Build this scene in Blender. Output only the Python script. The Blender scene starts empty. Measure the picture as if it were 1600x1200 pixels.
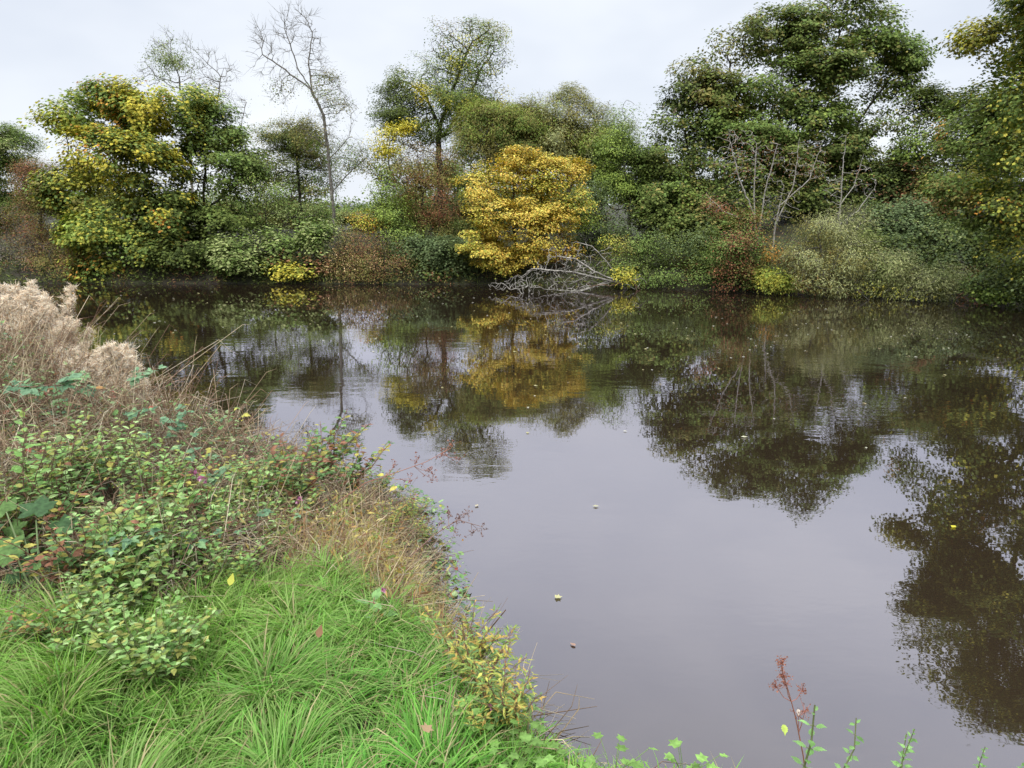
import bpy, math, random
import numpy as np
R = math.radians
rng = np.random.default_rng(7)
random.seed(7)
S = bpy.context.scene
COL = S.collection

# ------------------------------------------------------------ camera, sky, sun, exposure
CAM_H = 2.4
F_PX = 1100.0          # focal length in pixels of the 1600 px wide photograph
PITCH = R(14.0)
cd = bpy.data.cameras.new('camera')
cd.sensor_width = 36.0
cd.lens = 36.0 * F_PX / 1600.0
cd.clip_start = 0.05
cd.clip_end = 6000
cam = bpy.data.objects.new('camera', cd)
COL.objects.link(cam)
cam.location = (0, 0, CAM_H)
cam.rotation_euler = (R(90) - PITCH, 0, 0)
S.camera = cam

SUN_EL, SUN_AZ = 52.0, 205.0
W = bpy.data.worlds.new('World')
S.world = W
W.use_nodes = True
nt = W.node_tree
nt.nodes.clear()
N, L = nt.nodes.new, nt.links.new
out = N('ShaderNodeOutputWorld')
bg = N('ShaderNodeBackground')
sky = N('ShaderNodeTexSky')
sky.sky_type = 'NISHITA'
sky.sun_disc = False
sky.sun_elevation = R(SUN_EL)
sky.sun_rotation = R(SUN_AZ)
tc = N('ShaderNodeTexCoord')
sep = N('ShaderNodeSeparateXYZ')
L(tc.outputs['Generated'], sep.inputs[0])
# overcast cloud layer: brighter towards the zenith, faint soft clouds
mp = N('ShaderNodeMapping')
mp.inputs['Scale'].default_value = (1, 1, 2.2)
L(tc.outputs['Generated'], mp.inputs[0])
nz1 = N('ShaderNodeTexNoise')
nz1.inputs['Scale'].default_value = 2.6
nz1.inputs['Detail'].default_value = 4
nz1.inputs['Roughness'].default_value = .5
L(mp.outputs[0], nz1.inputs['Vector'])
cr = N('ShaderNodeValToRGB')
cr.color_ramp.elements[0].position = .3
cr.color_ramp.elements[0].color = (6.1, 6.55, 7.4, 1)
cr.color_ramp.elements[1].position = .7
cr.color_ramp.elements[1].color = (8.1, 8.4, 8.8, 1)
L(nz1.outputs['Fac'], cr.inputs[0])
mx = N('ShaderNodeMath'); mx.operation = 'MAXIMUM'; mx.inputs[1].default_value = 0.0
L(sep.outputs['Z'], mx.inputs[0])
mr = N('ShaderNodeMapRange')
mr.inputs['From Min'].default_value = 0.27
mr.inputs['From Max'].default_value = 1.0
mr.inputs['To Min'].default_value = 0.86
mr.inputs['To Max'].default_value = 3.0
L(mx.outputs[0], mr.inputs['Value'])
vm = N('ShaderNodeVectorMath'); vm.operation = 'SCALE'
L(cr.outputs[0], vm.inputs[0]); L(mr.outputs[0], vm.inputs['Scale'])
mixc = N('ShaderNodeMixRGB')
mixc.inputs[0].default_value = .93
L(sky.outputs[0], mixc.inputs[1]); L(vm.outputs[0], mixc.inputs[2])
L(mixc.outputs[0], bg.inputs['Color'])
bg.inputs['Strength'].default_value = .11
L(bg.outputs[0], out.inputs['Surface'])

sd = bpy.data.lights.new('sun', 'SUN')
sd.energy = 1.5
sd.angle = R(14)
sd.color = (1, .97, .92)
sun = bpy.data.objects.new('sun', sd)
COL.objects.link(sun)
sun.rotation_euler = (R(90 - SUN_EL), 0, R(180 - SUN_AZ + 0))
S.view_settings.view_transform = 'Standard'
S.view_settings.look = 'None'
S.view_settings.exposure = 0.42
S.view_settings.gamma = 1
S.view_settings.use_curve_mapping = False
S.render.engine = 'CYCLES'
S.cycles.max_bounces = 6
S.cycles.transparent_max_bounces = 8
S.cycles.caustics_reflective = False

# ------------------------------------------------------------ picture <-> place
CP, SP = math.cos(PITCH), math.sin(PITCH)
def ray(px, py):
    v = 600.0 - py
    return (px - 800.0), F_PX * CP + v * SP, v * CP - F_PX * SP
def at(px, py, D):                      # point seen at that pixel, D metres ahead
    x, y, z = ray(px, py)
    return np.array([x * D / y, D, CAM_H + z * D / y])
def atz(px, py, z=0.0):                 # point seen at that pixel, at height z
    x, y, u = ray(px, py)
    t = (z - CAM_H) / u
    return np.array([x * t, y * t, z])
def scale_at(py, D):                    # metres per pixel
    return D / ray(800, py)[1]

# ------------------------------------------------------------ noise, object helpers
class Noise:
    def __init__(s, seed, n=7):
        g = np.random.default_rng(seed)
        s.k = g.normal(size=(n, 3)); s.p = g.uniform(0, 6.28, n)
        s.a = 1 / np.linalg.norm(s.k, axis=1) ** .5
        s.a /= np.sqrt((s.a ** 2).sum() / 2)
    def __call__(s, P, scale=1.0):
        P = np.asarray(P, float)
        return (np.sin(P @ s.k.T * (scale * 2.5) + s.p) * s.a).sum(-1)
NZ = Noise(3); NZ2 = Noise(11); NZ3 = Noise(29)

def mesh_from(verts, counts, loops, cols=None, smooth=False, name='m'):
    """verts (V,3), counts per face, loops flat vertex ids, cols (V,3)"""
    me = bpy.data.meshes.new(name)
    V = len(verts); Fn = len(counts)
    me.vertices.add(V); me.loops.add(len(loops)); me.polygons.add(Fn)
    me.vertices.foreach_set('co', np.ascontiguousarray(verts, dtype=np.float32).ravel())
    me.loops.foreach_set('vertex_index', np.ascontiguousarray(loops, dtype=np.int32))
    st = np.zeros(Fn, np.int32); st[1:] = np.cumsum(counts)[:-1]
    me.polygons.foreach_set('loop_start', st)
    me.update(calc_edges=True)
    if cols is not None:
        a = me.attributes.new('tint', 'FLOAT_COLOR', 'POINT')
        c = np.ones((V, 4), np.float32); c[:, :3] = cols
        a.data.foreach_set('color', c.ravel())
    if smooth:
        me.polygons.foreach_set('use_smooth', np.ones(Fn, bool))
    me.validate()
    return me

class MB:
    """collects geometry, builds ONE mesh object"""
    def __init__(s): s.v, s.c, s.l, s.k, s.n = [], [], [], [], 0
    def add(s, v, counts, loops, cols=None):
        v = np.asarray(v, float).reshape(-1, 3)
        if len(v) == 0: return
        s.v.append(v); s.c.append(np.asarray(counts, int)); s.l.append(np.asarray(loops, int) + s.n)
        c = np.zeros((len(v), 3)) + .5
        if cols is not None: c[:] = cols
        s.k.append(c); s.n += len(v)
    def build(s, name, mat, parent=None, smooth=False, origin=None):
        if not s.v: return None
        v = np.concatenate(s.v)
        o = origin
        if o is None and parent is not None: o = np.array(parent.location)
        if o is not None: v = v - np.asarray(o)
        me = mesh_from(v, np.concatenate(s.c), np.concatenate(s.l), np.concatenate(s.k), smooth, name)
        me.materials.append(mat)
        ob = bpy.data.objects.new(name, me)
        COL.objects.link(ob)
        if parent is not None: ob.parent = parent
        elif o is not None: ob.location = o
        return ob

def tubes(mb, P0, P1, R0, R1, k=5, cols=None):
    P0 = np.asarray(P0, float).reshape(-1, 3); P1 = np.asarray(P1, float).reshape(-1, 3)
    n = len(P0)
    if n == 0: return
    R0 = np.broadcast_to(R0, n).astype(float); R1 = np.broadcast_to(R1, n).astype(float)
    ax = P1 - P0; ln = np.linalg.norm(ax, axis=1, keepdims=True); ax = ax / np.maximum(ln, 1e-9)
    ref = np.tile(np.array([.31, .95, .05]), (n, 1))
    ref[np.abs((ax * ref).sum(1)) > .93] = (1, 0, .1)
    u = np.cross(ax, ref); u /= np.linalg.norm(u, axis=1, keepdims=True)
    w = np.cross(ax, u)
    t = np.arange(k) * 2 * np.pi / k
    ring = np.cos(t)[None, :, None] * u[:, None] + np.sin(t)[None, :, None] * w[:, None]
    A = P0[:, None] + ring * R0[:, None, None]; B = P1[:, None] + ring * R1[:, None, None]
    v = np.concatenate([A, B], 1).reshape(-1, 3)
    i = np.arange(k); j = (i + 1) % k
    q = np.stack([i, j, j + k, i + k], 1)
    loops = (q[None] + (np.arange(n) * 2 * k)[:, None, None]).ravel()
    c = None
    if cols is not None: c = np.repeat(np.broadcast_to(cols, (n, 3)), 2 * k, axis=0)
    mb.add(v, np.full(n * k, 4), loops, c)

def polytube(mb, pts, r0, r1, k=6, cols=None):
    pts = np.asarray(pts, float); n = len(pts)
    r = np.linspace(r0, r1, n)
    tubes(mb, pts[:-1], pts[1:], r[:-1], r[1:], k, cols)

LEAF = {
 'oval':  (np.array([[0,0,0],[.45,-.34,.06],[1,0,-.06],[.45,.34,.06]]), [[0,1,2,3]]),
 'lance': (np.array([[0,0,0],[.4,-.13,.03],[1,0,-.1],[.4,.13,.03]]), [[0,1,2,3]]),
 'lobed': (np.array([[0,0,0],[.12,-.42,.03],[.42,-.3,.0],[.62,-.5,.02],[.66,-.16,0],[1,0,-.08],[.66,.16,0],[.62,.5,.02],[.42,.3,0],[.12,.42,.03],[.4,0,-.05]]),
           [[10,0,1,2],[10,2,3,4],[10,4,5,6],[10,6,7,8],[10,8,9,0]]),
 'nettle':(np.array([[0,0,0],[.15,-.2,.04],[.38,-.3,.05],[.7,-.17,.0],[1,0,-.14],[.7,.17,.0],[.38,.3,.05],[.15,.2,.04],[.35,0,-.02],[.68,0,-.06]]),
           [[0,1,2,8],[2,3,9,8],[3,4,9],[0,8,6,7],[8,9,5,6],[9,4,5]]),
 'toothed':(np.array([[0,0,0],[.08,-.17,.03],[.2,-.19,.03],[.24,-.29,.03],[.36,-.25,.03],[.42,-.31,.02],[.54,-.23,.02],[.62,-.25,.0],[.72,-.13,-.02],[1,0,-.14],
                     [.72,.13,-.02],[.62,.25,0],[.54,.23,.02],[.42,.31,.02],[.36,.25,.03],[.24,.29,.03],[.2,.19,.03],[.08,.17,.03],[.3,0,-.03],[.62,0,-.06]]),
           [[0,1,2,18],[18,2,3,4],[18,4,5,6],[18,6,19],[19,6,7,8],[19,8,9],[0,18,16,17],[18,14,15,16],[18,12,13,14],[18,19,12],[19,10,11,12],[19,9,10]]),
}
def leaves(mb, pos, dirs, nrm, size, cols, shape='oval'):
    T, faces = LEAF[shape]
    pos = np.asarray(pos, float); n = len(pos)
    if n == 0: return
    nrm = nrm / np.linalg.norm(nrm, axis=1, keepdims=True)
    d = dirs - (dirs * nrm).sum(1, keepdims=True) * nrm
    d /= np.maximum(np.linalg.norm(d, axis=1, keepdims=True), 1e-6)
    b = np.cross(nrm, d)
    s = np.broadcast_to(size, n)[:, None, None]
    v = pos[:, None] + s * (T[None, :, 0:1] * d[:, None] + T[None, :, 1:2] * b[:, None] + T[None, :, 2:3] * nrm[:, None])
    nv = len(T)
    fl = np.array([i for f in faces for i in f])
    cnt = np.array([len(f) for f in faces])
    loops = (fl[None] + (np.arange(n) * nv)[:, None]).ravel()
    mb.add(v.reshape(-1, 3), np.tile(cnt, n), loops, np.repeat(cols, nv, axis=0))

def rand_unit(n):
    v = rng.normal(size=(n, 3)); return v / np.linalg.norm(v, axis=1, keepdims=True)

# ------------------------------------------------------------ colours of leaves (real, linear)
PAL = {
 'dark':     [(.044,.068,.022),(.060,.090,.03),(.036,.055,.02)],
 'green':    [(.088,.128,.036),(.115,.158,.048),(.070,.104,.032)],
 'mid':      [(.095,.16,.045),(.13,.20,.06),(.07,.12,.035)],
 'bright':   [(.17,.26,.06),(.22,.31,.08),(.13,.20,.045)],
 'yelgreen': [(.26,.30,.06),(.34,.34,.07),(.18,.23,.05)],
 'yellow':   [(.38,.37,.06),(.42,.41,.08),(.32,.31,.05),(.27,.31,.055)],
 'gold':     [(.43,.38,.085),(.48,.44,.11),(.41,.34,.075),(.33,.34,.08),(.40,.28,.07),(.24,.26,.06)],
 'orange':   [(.36,.19,.05),(.30,.15,.04),(.38,.24,.06)],
 'olive':    [(.15,.155,.055),(.19,.19,.07),(.11,.12,.04)],
 'brown':    [(.16,.085,.05),(.20,.12,.07),(.11,.055,.035),(.14,.12,.05)],
 'redbrown': [(.17,.085,.055),(.14,.055,.04),(.22,.11,.06),(.10,.09,.04)],
 'grey':     [(.20,.19,.17),(.25,.23,.20),(.15,.14,.12),(.17,.2,.12)],
 'willow':   [(.22,.27,.14),(.28,.32,.17),(.17,.21,.10)],
 'palegreen':[(.19,.25,.11),(.24,.30,.14),(.14,.20,.08)],
 'blue':     [(.075,.12,.055),(.11,.16,.08),(.055,.09,.04)],
 'tan':      [(.42,.33,.20),(.50,.40,.26),(.33,.25,.14)],
}
def pal_cols(mix, P):
    """mix: list of (palette, weight); patchy choice so neighbouring leaves agree"""
    n = len(P)
    names = [m[0] for m in mix]; w = np.array([m[1] for m in mix], float); w /= w.sum()
    f = .5 + .5 * np.tanh(.55 * (NZ(P, 1.1) + .9 * NZ2(P, 2.4)) + .75 * rng.normal(size=n))
    f = np.argsort(np.argsort(f)) / max(1, n)          # uniform 0..1
    idx = np.searchsorted(np.cumsum(w), f, side='right').clip(0, len(names) - 1)
    out = np.zeros((n, 3))
    for i, nm in enumerate(names):
        m = idx == i
        p = np.array(PAL[nm]); k = m.sum()
        if k: out[m] = p[rng.integers(0, len(p), k)]
    return out * np.array([1.10, .96, .80]) * rng.uniform(.72, 1.28, (n, 1))

# ------------------------------------------------------------ materials
def mat(name): 
    m = bpy.data.materials.new(name); m.use_nodes = True
    t = m.node_tree; b = t.nodes['Principled BSDF']
    return m, t, b
def leaf_mat(name, rough=.5, trans=.35, gain=1.0, spec=.35, mottle=0):
    m, t, b = mat(name)
    a = t.nodes.new('ShaderNodeAttribute'); a.attribute_name = 'tint'
    src = a.outputs['Color']
    if gain != 1:
        g = t.nodes.new('ShaderNodeVectorMath'); g.operation = 'SCALE'; g.inputs['Scale'].default_value = gain
        t.links.new(src, g.inputs[0]); src = g.outputs[0]
    if mottle:      # veins and blotches of the leaf itself
        tc_ = t.nodes.new('ShaderNodeTexCoord'); n_ = t.nodes.new('ShaderNodeTexNoise'); n_.inputs['Scale'].default_value = mottle; n_.inputs['Detail'].default_value = 4
        t.links.new(tc_.outputs['Object'], n_.inputs['Vector'])
        r_ = t.nodes.new('ShaderNodeMapRange'); r_.inputs['From Min'].default_value = .3; r_.inputs['From Max'].default_value = .7; r_.inputs['To Min'].default_value = .62; r_.inputs['To Max'].default_value = 1.25
        t.links.new(n_.outputs['Fac'], r_.inputs['Value'])
        g_ = t.nodes.new('ShaderNodeVectorMath'); g_.operation = 'SCALE'; t.links.new(src, g_.inputs[0]); t.links.new(r_.outputs[0], g_.inputs['Scale']); src = g_.outputs[0]
    t.links.new(src, b.inputs['Base Color'])
    b.inputs['Roughness'].default_value = rough
    b.inputs['Specular IOR Level'].default_value = spec
    tr = t.nodes.new('ShaderNodeBsdfTranslucent')
    hs = t.nodes.new('ShaderNodeHueSaturation'); hs.inputs['Saturation'].default_value = 1.1; hs.inputs['Value'].default_value = 1.15
    t.links.new(src, hs.inputs['Color']); t.links.new(hs.outputs[0], tr.inputs['Color'])
    mixs = t.nodes.new('ShaderNodeMixShader'); mixs.inputs[0].default_value = trans
    t.links.new(b.outputs[0], mixs.inputs[1]); t.links.new(tr.outputs[0], mixs.inputs[2])
    t.links.new(mixs.outputs[0], t.nodes['Material Output'].inputs['Surface'])
    return m
M_LEAF = leaf_mat('tree foliage', gain=1.42, trans=.22, spec=.10, rough=.6)
M_NEAR = leaf_mat('near leaves', rough=.6, trans=.28, mottle=55, spec=.18)
M_GRASS = leaf_mat('grass blades', rough=.45, trans=.38, spec=.22)
M_DRY = leaf_mat('dry stems', rough=.8, trans=.15, spec=.1)
def bark(name, c1, c2, sc=9):
    m, t, b = mat(name)
    n = t.nodes.new('ShaderNodeTexNoise'); n.inputs['Scale'].default_value = sc; n.inputs['Detail'].default_value = 6
    tcn = t.nodes.new('ShaderNodeTexCoord'); t.links.new(tcn.outputs['Object'], n.inputs['Vector'])
    r = t.nodes.new('ShaderNodeValToRGB')
    r.color_ramp.elements[0].position = .35; r.color_ramp.elements[0].color = (*c1, 1)
    r.color_ramp.elements[1].position = .68; r.color_ramp.elements[1].color = (*c2, 1)
    t.links.new(n.outputs['Fac'], r.inputs[0]); t.links.new(r.outputs[0], b.inputs['Base Color'])
    bp = t.nodes.new('ShaderNodeBump'); bp.inputs['Strength'].default_value = .5; bp.inputs['Distance'].default_value = .02
    t.links.new(n.outputs['Fac'], bp.inputs['Height']); t.links.new(bp.outputs[0], b.inputs['Normal'])
    b.inputs['Roughness'].default_value = .9; b.inputs['Specular IOR Level'].default_value = .15
    return m
M_BARK = bark('dark bark', (.035,.028,.02), (.11,.10,.075))
M_BARKG = bark('grey bark', (.10,.09,.075), (.24,.22,.19))
M_DEAD = bark('dead pale wood', (.22,.20,.17), (.48,.45,.40))
M_FALLEN = bark('weathered fallen wood', (.17,.155,.13), (.42,.39,.34))
M_TWIG = bark('brown twig', (.10,.06,.04), (.24,.15,.10), 30)

def tag(o, label=None, cat=None, group=None, kind=None):
    if label: o['label'] = label
    if cat: o['category'] = cat
    if group: o['group'] = group
    if kind: o['kind'] = kind
    return o
def empty(name, loc):
    o = bpy.data.objects.new(name, None); o.empty_display_size = .2
    o.location = [float(a) for a in loc]; COL.objects.link(o); return o

# ------------------------------------------------------------ terrain
NEAR = np.array([(-400,60),(-60,24),(-30,16),(-12,11.0),(-6.6,9.3),(-4.6,7.7),(-3.4,6.4),(-2.7,5.95),(-2.0,6.05),(-1.35,5.85),(-.82,5.3),(-.52,4.4),(-.42,3.55),(-.15,2.8),(.35,2.18),(1.3,1.95),(5,1.5),(30,-6),(100,-30),(400,-120)], float)
FAR = np.array([(-400,90),(-60,34),(-17,23.3),(-8,23.3),(0,23.0),(5,21.8),(8,20.6),(11,19.2),(14,18.4),(20,16.5),(40,8),(100,-8),(400,-90)], float)
def pl_dist(P, pl):
    """signed distance to polyline (positive = y above it)"""
    P = np.asarray(P, float); x, y = P[:, 0], P[:, 1]
    best = np.full(len(P), 1e9)
    for a, b in zip(pl[:-1], pl[1:]):
        d = b - a; t = (((x - a[0]) * d[0] + (y - a[1]) * d[1]) / (d @ d)).clip(0, 1)
        best = np.minimum(best, np.hypot(x - a[0] - t * d[0], y - a[1] - t * d[1]))
    return np.where(y > np.interp(x, pl[:, 0], pl[:, 1]), best, -best)
def sstep(a, b, x):
    t = ((x - a) / (b - a)).clip(0, 1); return t * t * (3 - 2 * t)
def ground_z(P):
    P = np.asarray(P, float).reshape(-1, P.shape[-1] if hasattr(P, 'shape') else 2)[:, :2]
    dn = -pl_dist(P, NEAR); df = pl_dist(P, FAR)
    P3 = np.c_[P, np.zeros(len(P))]
    zn = -1.1 + 1.1 * sstep(-1.6, 0, dn) + .72 * sstep(-.02, 1, dn / (.38 + .95 * sstep(-.4, -1.6, P[:, 0]))) + .10 * sstep(.5, 3, dn)
    zn += .035 * NZ(P3, .9) * sstep(.1, .6, dn)
    x = P[:, 0]
    zf = -1.1 + 1.1 * sstep(-1.8, 0, df) + .55 * sstep(0, .7, df) + .8 * sstep(1, 6, df) + 1.8 * sstep(6, 14, x) * sstep(1.5, 9, df)
    zf += .1 * NZ(P3, .35) * sstep(.3, 2, df)
    zf = zf - .6 * sstep(30, 140, df) + 7 * sstep(300, 1100, df) * (.6 + .4 * NZ2(P3, .004))
    return np.where(dn > df, zn, zf)
def gz(x, y): return float(ground_z(np.array([[x, y]]))[0])

def axis(lo, hi, f0, f1, step, far_lo, far_hi, n):
    mid = np.arange(f0, f1 + 1e-6, step)
    a = f0 - np.geomspace(step, f0 - far_lo, n)[::-1]; b = f1 + np.geomspace(step, far_hi - f1, n)
    return np.concatenate([a, mid, b])
gx = axis(0, 0, -12, 16, .16, -1500, 1500, 45)
gy = axis(0, 0, -1.5, 32, .16, -300, 2500, 45)
GX, GY = np.meshgrid(gx, gy)
P = np.c_[GX.ravel(), GY.ravel()]
Z = ground_z(P)
nx, ny = len(gx), len(gy)
i = (np.arange(ny - 1)[:, None] * nx + np.arange(nx - 1)[None]).ravel()
q = np.stack([i, i + 1, i + nx + 1, i + nx], 1)
m_ground, t, b = mat('soil and turf')
tcn = t.nodes.new('ShaderNodeTexCoord')
n1 = t.nodes.new('ShaderNodeTexNoise'); n1.inputs['Scale'].default_value = 1.3; n1.inputs['Detail'].default_value = 8
t.links.new(tcn.outputs['Object'], n1.inputs['Vector'])
r1 = t.nodes.new('ShaderNodeValToRGB')
e = r1.color_ramp.elements
e[0].position = .35; e[0].color = (.022, .016, .009, 1)
e[1].position = .65; e[1].color = (.04, .045, .017, 1)
t.links.new(n1.outputs['Fac'], r1.inputs[0])
t.links.new(r1.outputs[0], b.inputs['Base Color'])
b.inputs['Roughness'].default_value = .95
g = MB(); g.add(np.c_[P, Z], np.full(len(q), 4), q.ravel())
go = g.build('ground', m_ground, smooth=True)
tag(go, kind='structure')

# water
m_water, t, b = mat('river water')
t.nodes.remove(b)
N2, L2 = t.nodes.new, t.links.new
tcn = N2('ShaderNodeTexCoord')
mpA = N2('ShaderNodeMapping'); mpA.inputs['Scale'].default_value = (.8, 1.5, 1)
L2(tcn.outputs['Object'], mpA.inputs[0])
na = N2('ShaderNodeTexNoise'); na.inputs['Scale'].default_value = 3.2; na.inputs['Detail'].default_value = 3; na.inputs['Roughness'].default_value = .45
L2(mpA.outputs[0], na.inputs['Vector'])
nb = N2('ShaderNodeTexNoise'); nb.inputs['Scale'].default_value = .28; nb.inputs['Detail'].default_value = 3
L2(tcn.outputs['Object'], nb.inputs['Vector'])
rb = N2('ShaderNodeMapRange'); rb.inputs['From Min'].default_value = .45; rb.inputs['From Max'].default_value = .68
rb.inputs['To Min'].default_value = .12; rb.inputs['To Max'].default_value = 1
L2(nb.outputs['Fac'], rb.inputs['Value'])
mu = N2('ShaderNodeMath'); mu.operation = 'MULTIPLY'
L2(na.outputs['Fac'], mu.inputs[0]); L2(rb.outputs[0], mu.inputs[1])
bp = N2('ShaderNodeBump'); bp.inputs['Strength'].default_value = 1; bp.inputs['Distance'].default_value = .0038
L2(mu.outputs[0], bp.inputs['Height'])
gl = N2('ShaderNodeBsdfGlossy'); gl.inputs['Roughness'].default_value = .012; gl.inputs['Color'].default_value = (.90, .875, .96, 1)
L2(bp.outputs[0], gl.inputs['Normal'])
df = N2('ShaderNodeBsdfDiffuse'); df.inputs['Color'].default_value = (.026, .018, .011, 1)
lw = N2('ShaderNodeLayerWeight'); lw.inputs['Blend'].default_value = .5
L2(bp.outputs[0], lw.inputs['Normal'])
pw = N2('ShaderNodeMath'); pw.operation = 'POWER'; pw.inputs[1].default_value = 2.0
L2(lw.outputs['Facing'], pw.inputs[0])
ma = N2('ShaderNodeMath'); ma.operation = 'MULTIPLY_ADD'; ma.inputs[1].default_value = .95; ma.inputs[2].default_value = .022
L2(pw.outputs[0], ma.inputs[0])
ms = N2('ShaderNodeMixShader')
L2(ma.outputs[0], ms.inputs[0]); L2(df.outputs[0], ms.inputs[1]); L2(gl.outputs[0], ms.inputs[2])
L2(ms.outputs[0], t.nodes['Material Output'].inputs['Surface'])
g = MB(); g.add([(-1500,-300,0),(1500,-300,0),(1500,500,0),(-1500,500,0)], [4], [0,1,2,3])
tag(g.build('water', m_water), kind='structure')

# ------------------------------------------------------------ trees
class Blob:
    def __init__(s, px, py, rx, ry, D, mix, dens=1.0, rd=None):
        m = scale_at(py, D)
        s.c = at(px, py, D); s.r = np.array([rx * m, (rd if rd else min(rx, ry) * m * 1.15), ry * m])
        s.mix = mix; s.dens = dens

def grow(roots, attr, step, kill, jitter=.25, up=.0, iters=110):
    """space colonisation; roots: list of polylines. returns pts, parent"""
    pts, par = [], []
    for pl in roots:
        pl = [np.asarray(p, float) for p in pl]
        prev = -1
        if pts:
            arr = np.array(pts); prev = int(np.argmin(((arr - pl[0]) ** 2).sum(1)))
            gap = np.linalg.norm(arr[prev] - pl[0])
            if gap > .8 * step:
                q0 = arr[prev]; m_ = int(gap / step) + 1
                for k in range(1, m_):
                    pts.append(q0 + (pl[0] - q0) * k / m_); par.append(prev); prev = len(pts) - 1
        for a, b_ in zip(pl[:-1], pl[1:]):
            n = max(1, int(np.linalg.norm(b_ - a) / step))
            for k in range(n):
                p = a + (b_ - a) * (k / n)
                pts.append(p + rng.normal(size=3) * step * .06); par.append(prev); prev = len(pts) - 1
        pts.append(pl[-1]); par.append(prev)
    pts = np.array(pts); par = list(par)
    A = attr
    near = np.zeros(len(A), int); nd = np.full(len(A), 1e9)
    for s0 in range(0, len(pts), 200):
        d = ((A[:, None] - pts[None, s0:s0 + 200]) ** 2).sum(-1)
        j = d.argmin(1); dm = d[np.arange(len(A)), j]
        m = dm < nd; nd[m] = dm[m]; near[m] = j[m] + s0
    alive = np.sqrt(nd) > kill
    for it in range(iters):
        if not alive.any(): break
        ids = np.nonzero(alive)[0]
        nn = near[ids]
        v = A[ids] - pts[nn]; v /= np.maximum(np.linalg.norm(v, axis=1, keepdims=True), 1e-6)
        u, inv = np.unique(nn, return_inverse=True)
        acc = np.zeros((len(u), 3)); np.add.at(acc, inv, v)
        acc /= np.maximum(np.linalg.norm(acc, axis=1, keepdims=True), 1e-6)
        acc += rng.normal(size=acc.shape) * jitter; acc[:, 2] += up
        acc /= np.linalg.norm(acc, axis=1, keepdims=True)
        new = pts[u] + acc * step
        base = len(pts)
        pts = np.concatenate([pts, new]); par.extend(u.tolist())
        d = ((A[ids][:, None] - new[None]) ** 2).sum(-1) if len(ids) * len(new) < 4e6 else None
        if d is None:
            j = np.zeros(len(ids), int); dm = np.full(len(ids), 1e9)
            for s0 in range(0, len(new), 150):
                dd = ((A[ids][:, None] - new[None, s0:s0 + 150]) ** 2).sum(-1)
                jj = dd.argmin(1); dv = dd[np.arange(len(ids)), jj]; m = dv < dm
                dm[m] = dv[m]; j[m] = jj[m] + s0
        else:
            j = d.argmin(1); dm = d[np.arange(len(ids)), j]
        m = dm < nd[ids]
        nd[ids[m]] = dm[m]; near[ids[m]] = base + j[m]
        alive &= ~(np.sqrt(nd) < kill)
    return pts, np.array(par)

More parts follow.
